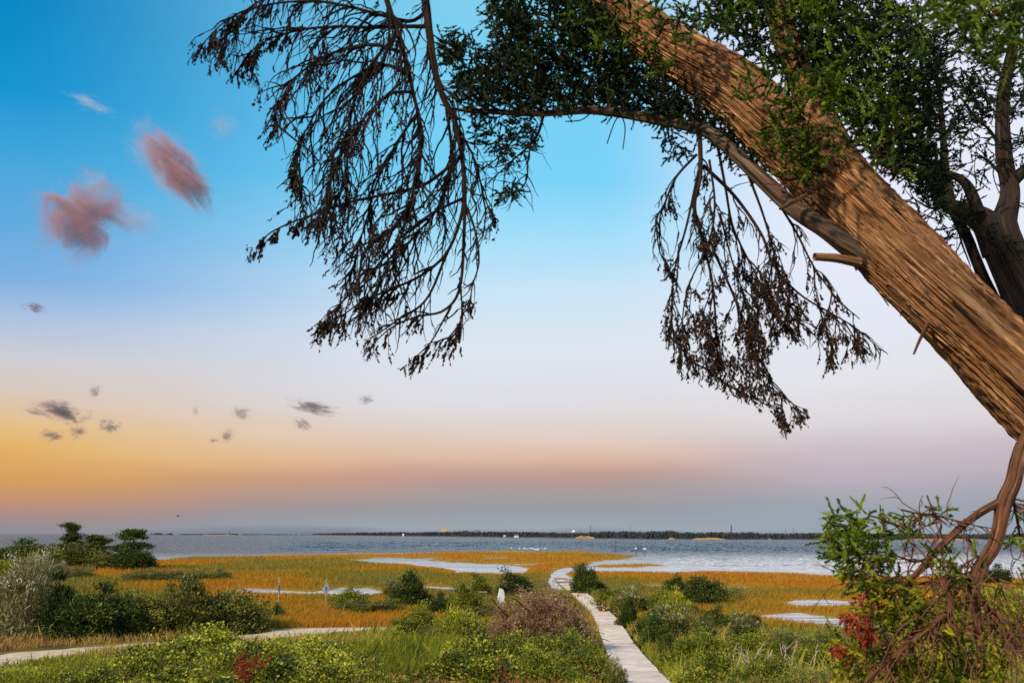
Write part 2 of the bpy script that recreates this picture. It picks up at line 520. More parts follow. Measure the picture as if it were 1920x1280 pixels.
# sky reflection put into the pale base near the marsh, deeper blue further out
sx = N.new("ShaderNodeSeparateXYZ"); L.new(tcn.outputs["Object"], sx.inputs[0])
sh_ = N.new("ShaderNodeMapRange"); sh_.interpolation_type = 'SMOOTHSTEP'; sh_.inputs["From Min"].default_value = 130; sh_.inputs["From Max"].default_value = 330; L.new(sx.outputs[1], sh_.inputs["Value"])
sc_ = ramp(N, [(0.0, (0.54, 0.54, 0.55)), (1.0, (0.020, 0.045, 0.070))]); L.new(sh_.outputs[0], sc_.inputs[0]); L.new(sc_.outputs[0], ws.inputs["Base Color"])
yy = np.concatenate([np.linspace(40, 400, 10), np.geomspace(400, 30000, 14)[1:]]); xx = np.concatenate([-np.geomspace(300, 30000, 9)[::-1], np.linspace(-300, 300, 7)[1:-1], np.geomspace(300, 30000, 9)])
X, Y = np.meshgrid(xx, yy); nyw, nxw = X.shape
wv = np.stack([X, Y, 0 * X], -1).reshape(-1, 3)
ii, jj = np.meshgrid(np.arange(nyw - 1), np.arange(nxw - 1), indexing='ij')
wf = np.stack([ii * nxw + jj, ii * nxw + jj + 1, (ii + 1) * nxw + jj + 1, (ii + 1) * nxw + jj], -1).reshape(-1, 4)
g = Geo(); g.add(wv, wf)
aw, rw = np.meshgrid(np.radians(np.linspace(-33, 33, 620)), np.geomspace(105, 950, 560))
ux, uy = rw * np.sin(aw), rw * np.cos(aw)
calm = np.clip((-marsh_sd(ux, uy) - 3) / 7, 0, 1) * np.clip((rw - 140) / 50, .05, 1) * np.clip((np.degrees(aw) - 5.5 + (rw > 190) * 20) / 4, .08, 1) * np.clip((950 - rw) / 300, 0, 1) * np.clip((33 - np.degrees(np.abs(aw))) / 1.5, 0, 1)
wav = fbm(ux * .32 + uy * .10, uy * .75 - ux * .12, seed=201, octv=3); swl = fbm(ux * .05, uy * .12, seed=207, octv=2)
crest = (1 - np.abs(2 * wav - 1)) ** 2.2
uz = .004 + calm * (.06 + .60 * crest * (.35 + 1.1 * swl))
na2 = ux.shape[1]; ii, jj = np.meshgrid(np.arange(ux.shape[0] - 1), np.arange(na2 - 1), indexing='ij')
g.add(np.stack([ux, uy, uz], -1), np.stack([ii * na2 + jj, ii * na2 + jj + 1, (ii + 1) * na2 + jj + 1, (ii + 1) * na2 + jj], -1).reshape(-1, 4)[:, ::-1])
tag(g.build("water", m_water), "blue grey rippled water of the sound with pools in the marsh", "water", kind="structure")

# white caps where the tide breaks over a shoal
m_foam = plain_mat("white foam", (0.75, 0.78, 0.8), (0.85, 0.86, 0.88), 3, 0.7)
rng = np.random.default_rng(31); g = Geo()
for q in range(130):
    t = rng.uniform(0, 1)
    px = 845 + 165 * t + rng.normal() * 16; py = 1015.5 + 12 * t ** 1.2 + rng.normal() * 1.6
    d = 5.5 * F / (py - 1000.5)
    c = P(px, py, d); c[2] = 0.02
    w, h = rng.uniform(.3, 1.2), rng.uniform(.8, 2.2)
    k = 7; th = np.arange(k) * 2 * math.pi / k; rr = rng.uniform(.6, 1, k)
    v = np.stack([c[0] + np.cos(th) * rr * w, c[1] + np.sin(th) * rr * h, np.full(k, 0.02)], -1)
    top = np.array([[c[0], c[1], rng.uniform(.12, .35)]])
    g.add(np.concatenate([v, top]), np.stack([np.arange(k), (np.arange(k) + 1) % k, np.full(k, k)], -1))
tag(g.build("foam", m_foam), "white breaking wavelets over the shoal beyond the marsh", "foam", kind="stuff")

# ------------------------------------------------------------------ boardwalk
tn = unit(np.gradient(cl, axis=0)); sdv = np.stack([-tn[:, 1], tn[:, 0]], -1)
deck = hill(np.hypot(cl[:, 0], cl[:, 1])) + 0.22
rng = np.random.default_rng(12); g = Geo()
L_old = np.interp(1096, [1081, 1111], [len(ss), len(ss) * 0.7])
for i in range(len(ss)):
    hw = 0.70 + rng.normal() * .015
    rz = math.atan2(tn[i, 1], tn[i, 0])
    old = ss[i] > seg[-1] - 22
    v, f = box(cl[i, 0], cl[i, 1], deck[i] + rng.normal() * .006, step * .88, hw * 2, 0.05, rz)
    g.add(v, f, rng.uniform(.0, .30) if old and (int(ss[i] / 4.5) % 2 == 0) else rng.uniform(.50, 1.0), mi=0)
m_deck, N, L, out = new_mat("weathered deck boards")
at = N.new("ShaderNodeAttribute"); at.attribute_name = "rnd"
rp = ramp(N, [(0.0, (0.22, 0.17, 0.14)), (0.35, (0.30, 0.24, 0.20)), (0.5, (0.60, 0.50, 0.40)), (1.0, (0.82, 0.71, 0.59))]); L.new(at.outputs["Fac"], rp.inputs[0])
n1 = noise(N, L, 2.2, 5); r1 = ramp(N, [(0.3, (0.72, 0.68, 0.64)), (0.6, (1, 1, 1))]); L.new(n1.outputs["Fac"], r1.inputs[0])
mu = N.new("ShaderNodeMixRGB"); mu.blend_type = 'MULTIPLY'; mu.inputs[0].default_value = 1; L.new(rp.outputs[0], mu.inputs[1]); L.new(r1.outputs[0], mu.inputs[2])
bs = N.new("ShaderNodeBsdfPrincipled"); bs.inputs["Roughness"].default_value = .85; bs.inputs["Specular IOR Level"].default_value = .15; L.new(mu.outputs[0], bs.inputs["Base Color"]); L.new(bs.outputs[0], out.inputs[0])
# side stringers and short posts
kk = np.arange(0, len(ss), 6)
for sgn in (-1, 1):
    p = np.c_[cl[kk] + sdv[kk] * sgn * .70, deck[kk] - .12]
    d2 = np.diff(p, axis=0)
    for a, b in zip(p[:-1], p[1:]):
        m_ = (a + b) / 2; dd = b - a
        v, f = box(m_[0], m_[1], m_[2], np.linalg.norm(dd) * 1.0, .06, .18, math.atan2(dd[1], dd[0])); g.add(v, f, .2)
    for i in range(0, len(ss), 14):
        q = cl[i] + sdv[i] * sgn * .62
        v, f = box(q[0], q[1], deck[i] - .55, .12, .12, .85); g.add(v, f, .1)
bwo = g.build("boardwalk_path", m_deck)
tag(bwo, "pale weathered boardwalk leading down through the scrub to the creek", "path", kind="structure")

def dist_path(x, y, c):
    d = np.full(len(x), 1e9)
    for k in range(0, len(c), 2):
        d = np.minimum(d, np.hypot(x - c[k, 0], y - c[k, 1]))
    return d

# ------------------------------------------------------------------ marsh grass
def field(n, r0, r1, a0, a1, rng, p=1.0):
    """points spread evenly over the picture of a field"""
    inv = rng.uniform(1 / r1, 1 / r0, n)
    r = 1 / inv; a = np.radians(rng.uniform(a0, a1, n))
    return r * np.sin(a), r * np.cos(a), r

def grass_geo(x, y, z, h, w, lean, rng, rnd, bend=0.25):
    n = len(x); a = rng.uniform(0, 2 * math.pi, n)
    s = np.stack([np.cos(a), np.sin(a), 0 * a], -1) * (w / 2)[:, None]
    b = np.stack([x, y, z], -1)
    off = rng.normal(size=(n, 2)) * (h * bend)[:, None] + lean * h[:, None]
    m = b + np.stack([off[:, 0] * .35, off[:, 1] * .35, h * .6], -1)
    t = b + np.stack([off[:, 0], off[:, 1], h], -1)
    v = np.stack([b - s, b + s, m + s * .8, t, m - s * .8], 1).reshape(-1, 3)
    return v, np.arange(5 * n).reshape(n, 5), np.repeat(rnd, 5)

rng = np.random.default_rng(5)
x, y, r = field(520000, 60, 330, -37, 37, rng)
s = marsh_sd(x, y)
rightpool = np.clip(sdist(*project(np.stack([x, y, 0 * x], -1)), POOLS[7]) / 3, 0, 1)
keep = (s > 0.25) | ((s > -9) & (rightpool > 0) & (rng.uniform(size=len(x)) < 0.16)) | ((s > -4.5) & (rng.uniform(size=len(x)) < 0.55 * np.clip(1 + s / 4.5, 0, 1) * np.clip((fbm(x * .12, y * .06, seed=37) - .42) * 7, 0, 1)))
keep &= (fbm(x * .3, y * .3, seed=8) > 0.2) & (dist_path(x, y, BW_PATH[::2]) > 1.0 + .2 * np.clip((r - 80) / 40, 0, 1))
x, y, r, s = x[keep], y[keep], r[keep], s[keep]
z = terrain(x, y)
tone = fbm(x * .030, y * .022, seed=21, octv=4) * 1.35 - .07 + .08 * np.clip((r - 150) / 100, -1, 1)
tall = 0.75 + 0.5 * fbm(x * .08, y * .05, seed=29)
qx, qy = project(np.stack([x, y, z], -1)); tone = tone - .36 * np.clip((330 - qx + (qy - 1085) * 3) / 200, 0, 1) * np.clip((qy - 1066) / 8, 0, 1) - .30 * np.clip((qx - 1330) / 60, 0, 1) * np.exp(-((qy - 1113 + .4 * np.sin(qx * .03) * 4) / 4.) ** 2)
h = rng.uniform(.28, .62, len(x)) * tall * np.clip(.35 + s * .10, .35, 1)
w = np.clip(r * 0.00042, .022, .12) * rng.uniform(.7, 1.5, len(x))
v, f, rn = grass_geo(x, y, np.maximum(z, -.2) - .03, h, w, np.array([0.12, 0.03]), rng, np.clip(tone * 1.5 - .35 + (fbm(x * .25, y * .12, seed=23) - .5) * .35 + rng.normal(size=len(x)) * .14, 0, 1), .18)
m_marsh, N, L, out = new_mat("golden marsh grass")
at = N.new("ShaderNodeAttribute"); at.attribute_name = "rnd"
rp = ramp(N, [(0.0, (0.21, 0.20, 0.045)), (0.12, (0.16, 0.14, 0.018)), (0.25, (0.27, 0.20, 0.018)), (0.45, (0.45, 0.235, 0.018)), (0.65, (0.44, 0.175, 0.014)), (0.85, (0.36, 0.135, 0.013)), (1.0, (0.52, 0.32, 0.06))]); L.new(at.outputs["Fac"], rp.inputs[0])
bs = N.new("ShaderNodeBsdfPrincipled"); bs.inputs["Roughness"].default_value = .8; bs.inputs["Specular IOR Level"].default_value = .15; L.new(rp.outputs[0], bs.inputs["Base Color"])
tr = N.new("ShaderNodeBsdfTranslucent"); L.new(rp.outputs[0], tr.inputs[0])
mxs = N.new("ShaderNodeMixShader"); mxs.inputs[0].default_value = .3; L.new(bs.outputs[0], mxs.inputs[1]); L.new(tr.outputs[0], mxs.inputs[2]); L.new(mxs.outputs[0], out.inputs[0])
g = Geo(); g.add(v, f, rn)
tag(g.build("marsh_grass", m_marsh), "golden brown marsh grass covering the flats around the pools", "marsh grass", kind="stuff")

# ------------------------------------------------------------------ sandy track
m_sand = plain_mat("pale sand", (0.46, 0.33, 0.20), (0.74, 0.57, 0.39), 1.6, 0.95, 0.4)
def strip(pxs, name, label):
    pts = np.array([ground_at(a, b) for a, b, w in pxs]); wd = np.array([w for a, b, w in pxs], float)
    c = catmull(np.c_[pts[:, 0], pts[:, 1], wd], 120)
    t = unit(np.gradient(c[:, :2], axis=0)); s_ = np.stack([-t[:, 1], t[:, 0]], -1)
    u = np.linspace(-1, 1, 11)
    edge = 1 + (fbm(np.arange(120) * .22, np.zeros(120), seed=4) - .5) * .7
    edge2 = 1 + (fbm(np.arange(120) * .22, np.zeros(120) + 9, seed=6) - .5) * .7
    wl_ = np.where(u[None] < 0, edge[:, None], edge2[:, None]) * u[None] * (c[:, 2] / 2)[:, None]
    xy = c[:, None, :2] + s_[:, None] * wl_[:, :, None]
    z_ = terrain(xy[..., 0], xy[..., 1]) + 0.05 - 0.11 * np.abs(u)[None] ** 6
    v = np.concatenate([xy, z_[..., None]], -1).reshape(-1, 3)
    i_, j_ = np.meshgrid(np.arange(119), np.arange(10), indexing='ij')
    f = np.stack([i_ * 11 + j_, i_ * 11 + j_ + 1, (i_ + 1) * 11 + j_ + 1, (i_ + 1) * 11 + j_], -1).reshape(-1, 4)
    g = Geo(); g.add(v, f)
    o = g.build(name, m_sand, smooth=True)
    tag(o, label, "path", kind="structure")
    return c
TRACK = strip([(-200, 1262, 5.0), (-60, 1245, 5.0), (40, 1232, 4.6), (140, 1221, 4.0), (230, 1213, 3.2), (310, 1207, 2.6), (380, 1203, 2.6), (450, 1198, 2.8), (520, 1189, 3.2), (590, 1180, 5.4),
                (660, 1174, 7.0), (720, 1168, 7.4), (768, 1163, 6.5), (810, 1157, 4.5)], "sand_path", "pale sandy track curving behind the leafy shrubs")

# ------------------------------------------------------------------ dune grass
rng = np.random.default_rng(9)
x, y, r = field(250000, 26, 74, -34, 34, rng)
keep = (dist_path(x, y, BW_PATH[::2]) > .98) & (dist_path(x, y, TRACK[:, :2]) > 0.55 + .5 * np.interp(x, TRACK[:, 0], TRACK[:, 2])) & ((r < 58) | (rng.uniform(size=len(r)) < .6)) & (marsh_sd(x, y) > .3)
x, y, r = x[keep], y[keep], r[keep]
z = terrain(x, y)
px, py = project(np.stack([x, y, z], -1))
dry = fbm(x * .12, y * .12, seed=41)
green = np.clip(1 - np.abs(px - 760) / 260, 0, 1) * np.clip((py - 1185) / 30, 0, 1)
leftg = np.clip((300 - px) / 120, 0, 1) * np.clip((py - 1228) / 12, 0, 1)
strawz = np.clip((480 - px) / 200, 0, 1) * np.clip((1235 - py) / 15, 0, 1) * np.clip((py - 1175) / 15, 0, 1)
brown = np.clip((1160 - py) / 30, 0, 1) * np.clip((px - 480) / 60, 0, 1) * np.clip((960 - px) / 60, 0, 1)
tone = np.clip(dry * 1.05 - .12 + .35 * strawz + .5 * brown - .3 * green - .25 * leftg + (fbm(x * .55, y * .55, seed=43) - .5) * .35 + rng.normal(size=len(x)) * .13, 0, 1)
h = rng.uniform(.18, .5, len(x)) * (1 + .25 * green - .35 * leftg) * (.55 + .95 * fbm(x * .5, y * .5, seed=47)) * np.where(rng.uniform(size=len(x)) < .04, 1.9, 1)
w = np.clip(r * .0007, .014, .06) * rng.uniform(.7, 1.4, len(x))
v, f, rn = grass_geo(x, y, z - .02, h, w, np.array([.12, 0.0]), rng, tone, .35)
m_dune, N, L, out = new_mat("dune grass")
at = N.new("ShaderNodeAttribute"); at.attribute_name = "rnd"
rp = ramp(N, [(0.0, (0.12, 0.15, 0.012)), (0.22, (0.29, 0.29, 0.025)), (0.45, (0.36, 0.32, 0.05)), (0.7, (0.46, 0.31, 0.09)), (1.0, (0.32, 0.15, 0.055))]); L.new(at.outputs["Fac"], rp.inputs[0])
bs = N.new("ShaderNodeBsdfPrincipled"); bs.inputs["Roughness"].default_value = .8; bs.inputs["Specular IOR Level"].default_value = .15; L.new(rp.outputs[0], bs.inputs["Base Color"])
tr = N.new("ShaderNodeBsdfTranslucent"); L.new(rp.outputs[0], tr.inputs[0])
mxs = N.new("ShaderNodeMixShader"); mxs.inputs[0].default_value = .3; L.new(bs.outputs[0], mxs.inputs[1]); L.new(tr.outputs[0], mxs.inputs[2]); L.new(mxs.outputs[0], out.inputs[0])
g = Geo(); g.add(v, f, rn)
tag(g.build("dune_grass", m_dune), "green and straw coloured grass growing on the dune slope", "grass", kind="stuff")

# ------------------------------------------------------------------ low weeds between the shrubs
rng = np.random.default_rng(19)
x, y, r = field(15000, 21, 62, -33, 33, rng)
z = terrain(x, y); px, py = project(np.stack([x, y, z], -1))
dens = np.where(px > 1090, .8, np.where(py > 1228, .4, .2)) * np.where((px > 600) & (px < 860) & (py > 1180) & (py < 1262), .3, 1) * np.where((px < 430) & (py < 1262), .12, 1)
keep = (rng.uniform(size=len(x)) < dens) & (fbm(x * .45, y * .45, seed=91) > .36) & (dist_path(x, y, BW_PATH[::2]) > 1.3) & (dist_path(x, y, TRACK[:, :2]) > .9 + .5 * np.interp(x, TRACK[:, 0], TRACK[:, 2])) & (marsh_sd(x, y) > .5) & ((r < 57) | (px > 1090))
x, y, z, r = x[keep], y[keep], z[keep], r[keep]
n = len(x); per = 46
hgt = rng.uniform(.15, .55, n) * (.5 + fbm(x * .3, y * .3, seed=93))
t = rng.uniform(0, 1, (n, per)); a = rng.uniform(0, 2 * math.pi, (n, per)); sp_ = hgt[:, None] * rng.uniform(0, .55, (n, per)) * (.4 + t * .6)
bb = np.stack([x[:, None] + np.cos(a) * sp_, y[:, None] + np.sin(a) * sp_, z[:, None] + t * hgt[:, None]], -1).reshape(-1, 3)
dd = unit(np.stack([np.cos(a), np.sin(a), .6 + 0 * a], -1).reshape(-1, 3) + rng.normal(size=(n * per, 3)) * .5)
kind_ = np.clip(fbm(x * .22, y * .22, seed=95) * 1.5 - .25 + rng.normal(size=n) * .16, 0, 1)
v, f = blades(bb, dd, rng.uniform(.05, .12, n * per), rng.uniform(.018, .045, n * per), rng)
m_weed, N, L, out = new_mat("mixed low weeds")
at = N.new("ShaderNodeAttribute"); at.attribute_name = "rnd"
rp = ramp(N, [(0.0, (0.020, 0.040, 0.007)), (0.3, (0.10, 0.13, 0.012)), (0.5, (0.28, 0.29, 0.028)), (0.66, (0.10, 0.11, 0.03)), (0.8, (0.26, 0.16, 0.06)), (1.0, (0.34, 0.13, 0.05))]); L.new(at.outputs["Fac"], rp.inputs[0])
bs = N.new("ShaderNodeBsdfPrincipled"); bs.inputs["Roughness"].default_value = .7; bs.inputs["Specular IOR Level"].default_value = .2; L.new(rp.outputs[0], bs.inputs["Base Color"])
tr = N.new("ShaderNodeBsdfTranslucent"); L.new(rp.outputs[0], tr.inputs[0])
mxs = N.new("ShaderNodeMixShader"); mxs.inputs[0].default_value = .3; L.new(bs.outputs[0], mxs.inputs[1]); L.new(tr.outputs[0], mxs.inputs[2]); L.new(mxs.outputs[0], out.inputs[0])
g = Geo(); g.add(v, f, np.repeat(np.clip(np.repeat(kind_, per) + rng.normal(size=n * per) * .10, 0, 1), 4))
tag(g.build("undergrowth", m_weed), "mixed low weeds and seedlings filling the dune slope between shrubs", "undergrowth", kind="stuff")
# ------------------------------------------------------------------ bark and foliage materials
def bark_mat(name, dark, mid_, light, scale=1.0, bump=1.0):
    m, N, L, out = new_mat(name)
    at = N.new("ShaderNodeAttribute"); at.attribute_name = "uvm"
    n1 = noise(N, L, 9 * scale, 6, vec=at.outputs["Vector"], mscale=(3.8, .17, 1))
    n2 = noise(N, L, 30 * scale, 5, vec=at.outputs["Vector"], mscale=(2.6, .14, 1))
    n3 = noise(N, L, 2.2 * scale, 3, vec=at.outputs["Vector"], mscale=(1.5, .8, 1))
    ad = N.new("ShaderNodeMath"); ad.operation = 'MULTIPLY_ADD'; L.new(n2.outputs["Fac"], ad.inputs[0]); ad.inputs[1].default_value = .7; L.new(n1.outputs["Fac"], ad.inputs[2])
    r = ramp(N, [(0.39, dark), (0.47, mid_), (0.53, mid_), (0.62, light)])
    hf = N.new("ShaderNodeMath"); hf.operation = 'MULTIPLY'; L.new(ad.outputs[0], hf.inputs[0]); hf.inputs[1].default_value = .59
    L.new(hf.outputs[0], r.inputs[0])
    t = ramp(N, [(0.36, (0.50, 0.50, 0.52)), (0.5, (1.0, .96, .92)), (0.64, (1.3, 1.12, .95))]); L.new(n3.outputs["Fac"], t.inputs[0])
    mu = N.new("ShaderNodeMixRGB"); mu.blend_type = 'MULTIPLY'; mu.inputs[0].default_value = .8; L.new(r.outputs[0], mu.inputs[1]); L.new(t.outputs[0], mu.inputs[2])
    b = N.new("ShaderNodeBump"); b.inputs["Strength"].default_value = bump; b.inputs["Distance"].default_value = .035; L.new(ad.outputs[0], b.inputs["Height"])
    bs = N.new("ShaderNodeBsdfPrincipled"); bs.inputs["Roughness"].default_value = .85; bs.inputs["Specular IOR Level"].default_value = .2
    L.new(mu.outputs[0], bs.inputs["Base Color"]); L.new(b.outputs[0], bs.inputs["Normal"]); L.new(bs.outputs[0], out.inputs[0])
    return m

m_bark = bark_mat("shaggy cedar bark", (0.045, 0.020, 0.010), (0.24, 0.115, 0.048), (0.56, 0.35, 0.19))
m_bark_grey = bark_mat("grey weathered bark", (0.03, 0.022, 0.018), (0.11, 0.075, 0.055), (0.24, 0.18, 0.14))
m_bark_red = bark_mat("red brown bark", (0.035, 0.015, 0.010), (0.15, 0.065, 0.035), (0.30, 0.17, 0.10), 1.4)
m_strip = bark_mat("peeling bark strips", (0.10, 0.05, 0.028), (0.32, 0.16, 0.075), (0.58, 0.38, 0.22), 1.5)
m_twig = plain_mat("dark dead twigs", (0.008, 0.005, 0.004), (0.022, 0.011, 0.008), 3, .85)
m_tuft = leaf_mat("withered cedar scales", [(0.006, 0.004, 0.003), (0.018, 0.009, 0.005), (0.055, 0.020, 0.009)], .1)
m_cedar_dark = leaf_mat("shaded cedar sprays", [(0.005, 0.011, 0.004), (0.012, 0.025, 0.005), (0.032, 0.055, 0.008)], .12)  # shade of the backlit sprays put into the base colour
m_cedar_lit = leaf_mat("sunlit green cedar sprays", [(0.012, 0.028, 0.004), (0.075, 0.135, 0.008), (0.28, 0.34, 0.018)], .25)  # same cedar, sunlit tone put into the base colour
m_cedar_yel = leaf_mat("yellow sunlit green cedar sprays", [(0.04, 0.07, 0.007), (0.20, 0.22, 0.012), (0.48, 0.42, 0.02)], .25)
m_red_leaf = leaf_mat("red autumn leaves", [(0.10, 0.010, 0.006), (0.26, 0.025, 0.008), (0.36, 0.06, 0.012)], .25)
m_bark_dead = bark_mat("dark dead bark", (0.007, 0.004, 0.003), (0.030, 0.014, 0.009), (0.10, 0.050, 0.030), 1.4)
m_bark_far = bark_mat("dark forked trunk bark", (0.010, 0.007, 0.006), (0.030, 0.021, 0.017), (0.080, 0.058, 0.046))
m_tendril = plain_mat("pale dead tendrils", (0.060, 0.026, 0.014), (0.19, 0.095, 0.050), 4, .85)

def trunk_geo(ctrl, n, S, ridge, seed, spiral=0.35, uvr=None):
    """ctrl rows: px, py, depth, radius in photo pixels -> ridged bark tube with (arc, length) coordinates"""
    c = np.array(ctrl, float)
    pts = P(c[:, 0], c[:, 1], c[:, 2]); rr = c[:, 3] * c[:, 2] / F
    q = catmull(np.c_[pts, rr], n); p, r = q[:, :3], q[:, 3]
    ln_ = np.concatenate([[0], np.cumsum(np.linalg.norm(np.diff(p, axis=0), axis=1))])
    t = unit(np.gradient(p, axis=0))
    a = unit(np.cross(t, np.array([0.1, 1, 0.05]))); b = np.cross(t, a)
    th = np.arange(S + 1) * 2 * math.pi / S
    TH, LL = np.meshgrid(th, ln_)
    rb = r[:, None]
    arc = TH + spiral * LL
    k = max(6, S / 12)
    cx_, sx_ = np.cos(arc) * k / 2, np.sin(arc) * k / 2
    n1 = fbm(cx_ * 1.3, sx_ * 1.3, LL * 1.0, seed, 3); n2 = fbm(cx_ * 3.4, sx_ * 3.4, LL * 2.0, seed + 9, 2)
    lump = fbm(np.cos(TH) * 1.2, np.sin(TH) * 1.2, LL * 1.1, seed + 5, 2) - .5
    rid = 1 - np.abs(2 * n1 - 1) * 1.7
    R = rb * (1 + .30 * lump) + ridge * (rid * .9 + (n2 - .5) * 1.3)
    v = p[:, None] + (a[:, None] * np.cos(TH)[..., None] + b[:, None] * np.sin(TH)[..., None]) * R[..., None]
    i_, j_ = np.meshgrid(np.arange(n - 1), np.arange(S), indexing='ij'); w = S + 1
    f = np.stack([i_ * w + j_, i_ * w + j_ + 1, (i_ + 1) * w + j_ + 1, (i_ + 1) * w + j_], -1).reshape(-1, 4)
    uv = np.stack([TH * float(r.mean()) + spiral * float(r.mean()) * LL, LL], -1).reshape(-1, 2)
    return v, f, uv, (p, r, a, b, ln_)

def strips_on(fr, count, rng, Lr=(.08, .35), W=(.006, .018), lift=.006, lo=0, hi=1, ridge=.01):
    """thin peeling bark strips lying along a trunk"""
    p, r, a, b, ln_ = fr; n = len(p)
    g = Geo(); K = 12
    for q in range(count):
        i0 = int(rng.uniform(lo, hi) * (n - 2)); L_ = rng.uniform(*Lr); th = rng.uniform(0, 2 * math.pi); w = rng.uniform(*W)
        l = np.linspace(0, L_, K) + ln_[i0]
        pp = np.stack([np.interp(l, ln_, p[:, k]) for k in range(3)], -1); rr = np.interp(l, ln_, r)
        aa = np.stack([np.interp(l, ln_, a[:, k]) for k in range(3)], -1); bb = np.stack([np.interp(l, ln_, b[:, k]) for k in range(3)], -1)
        t_ = th - .35 * (l - l[0]) + rng.normal() * .1 * np.linspace(0, 1, K)
        up = lift + ridge * rng.uniform(.6, 1.2) + rng.uniform(0, .02) * np.abs(np.linspace(-1, 1, K)) ** 3 * (rng.uniform() < .35)
        d = aa * np.cos(t_)[:, None] + bb * np.sin(t_)[:, None]; e = -aa * np.sin(t_)[:, None] + bb * np.cos(t_)[:, None]
        ww = w * (1 - .75 * np.abs(np.linspace(-1, 1, K)) ** 2)
        c = pp + d * (rr + up)[:, None]
        v = np.stack([c - e * ww[:, None] / 2 - d * .006, c - e * ww[:, None] / 4 + d * .002, c + e * ww[:, None] / 4 + d * .002, c + e * ww[:, None] / 2 - d * .006], 1).reshape(-1, 3)
        i_, j_ = np.meshgrid(np.arange(K - 1), np.arange(3), indexing='ij')
        f = np.stack([i_ * 4 + j_, i_ * 4 + j_ + 1, (i_ + 1) * 4 + j_ + 1, (i_ + 1) * 4 + j_], -1).reshape(-1, 4)
        u = np.stack([np.tile([0, w / 3, 2 * w / 3, w], K) + rng.uniform(0, 9), np.repeat(l, 4)], -1)
        g.add(v, f, rng.uniform(), u)
    return g

def stroke(pxs, n=24):
    """polyline of photo points (px, py, depth) -> smooth 3-D line"""
    c = np.array(pxs, float)
    return catmull(P(c[:, 0], c[:, 1], c[:, 2]), n)

def add_strokes(g, lines, r0, r1, S=6):
    for ln_, a, b in zip(lines, r0, r1):
        k = len(ln_); rr = a + (b - a) * np.linspace(0, 1, k) ** .8
        v, f = tubes(ln_[None], rr[None], S)
        l = np.concatenate([[0], np.cumsum(np.linalg.norm(np.diff(ln_, axis=0), axis=1))])
        uv = np.stack([np.tile(np.arange(S) * 2 * math.pi / S * (a + b) / 2, k), np.repeat(l, S)], -1)
        g.add(v, f, .5, uv)

def sprays(pos, d, L, nl, rng, g, rnd=None, leaf=(.018, .035), w=.006, mi=0, spread=.75):
    """feathery cedar sprigs: leaflets set along a short stem"""
    n = len(pos); L = np.broadcast_to(L, (n,))
    if nl >= 14:                                  # live sprays: many fine scales set close along the sprig
        nl = int(nl * 2.9); w = w * .68; spread = .46; leaf = (leaf[0] * .72, leaf[1] * .76)
    t = rng.uniform(0, 1, (n, nl))
    bend = rand_dirs(n, rng) * .35
    base = pos[:, None] + (d[:, None] + bend[:, None] * t[..., None]) * (t * L[:, None])[..., None]
    dd = unit(d[:, None] + rng.normal(size=(n, nl, 3)) * spread * .62)
    rn = (rng.uniform(0, 1, n) if rnd is None else rnd)[:, None] * .7 + rng.uniform(0, .3, (n, nl))
    v, f = blades(base.reshape(-1, 3), dd.reshape(-1, 3), rng.uniform(leaf[0], leaf[1], n * nl), np.full(n * nl, w) * rng.uniform(.7, 1.5, n * nl), rng)
    g.add(v, f, np.repeat(rn.ravel(), 4), mi=mi)

def inside(px, py, poly):
    c = np.zeros(px.shape, bool); n = len(poly)
    for i in range(n):
        a, b = poly[i], poly[(i + 1) % n]
        k = (a[1] > py) != (b[1] > py)
        with np.errstate(divide='ignore', invalid='ignore'):
            xi = (b[0] - a[0]) * (py - a[1]) / (b[1] - a[1]) + a[0]
        c ^= k & (px < xi)
    return c

def fill_region(poly, n, d0, d1, rng, gap=.42, gs=40., seed=0):
    """points through the volume seen inside an outline, with gaps"""
    poly = np.array(poly, float); lo, hi = poly.min(0), poly.max(0)
    px = rng.uniform(lo[0], hi[0], n * 4); py = rng.uniform(lo[1], hi[1], n * 4); Y = rng.uniform(d0, d1, n * 4)
    k = inside(px, py, poly) & (fbm(px / gs, py / gs, Y * 2.2, seed, 3) > gap)
    px, py, Y = px[k][:n], py[k][:n], Y[k][:n]
    return P(px, py, Y), px, py

# ------------------------------------------------------------------ the leaning cedar
rng = np.random.default_rng(101)
TRUNK = [(3060, 1850, 5.0, 150), (2700, 1490, 5.0, 125), (2300, 1085, 5.0, 100), (2050, 832, 5.0, 90), (1950, 733, 5.0, 86), (1860, 642, 5.0, 84), (1770, 552, 5.0, 83), (1690, 470, 5.02, 83), (1630, 405, 5.05, 82), (1570, 338, 5.08, 79),
         (1505, 275, 5.12, 74), (1440, 218, 5.16, 67), (1380, 172, 5.2, 60), (1310, 125, 5.25, 52), (1245, 85, 5.3, 46), (1185, 38, 5.35, 42), (1120, -20, 5.4, 40), (1030, -110, 5.5, 36), (900, -230, 5.6, 28), (800, -330, 5.7, 16)]
cedar = thing("leaning_cedar", "huge leaning cedar with shaggy brown trunk crossing the upper right of the view", "tree", P(2960, 1750, 5.0))
OFF = np.array(cedar.location)
v, f, uv, fr = trunk_geo([(t[0] - 5 * (t[0] > 1430), t[1] + 8 * (t[0] > 1430), t[2], t[3] * (.76 if 1430 < t[0] < 1900 else .84)) for t in TRUNK], 620, 200, .031, 3)
g = Geo(); g.add(v, f, .5, uv); trunk = g.build("trunk", m_bark, cedar, smooth=True, local=OFF)
strips_on(fr, 2600, rng, Lr=(.15, .75), W=(.006, .018), lo=.28, hi=.93, ridge=.020).build("peeling_bark", m_strip, trunk)
bpy.context.view_layer.update()
for ch in trunk.children:
    ch.location = -OFF
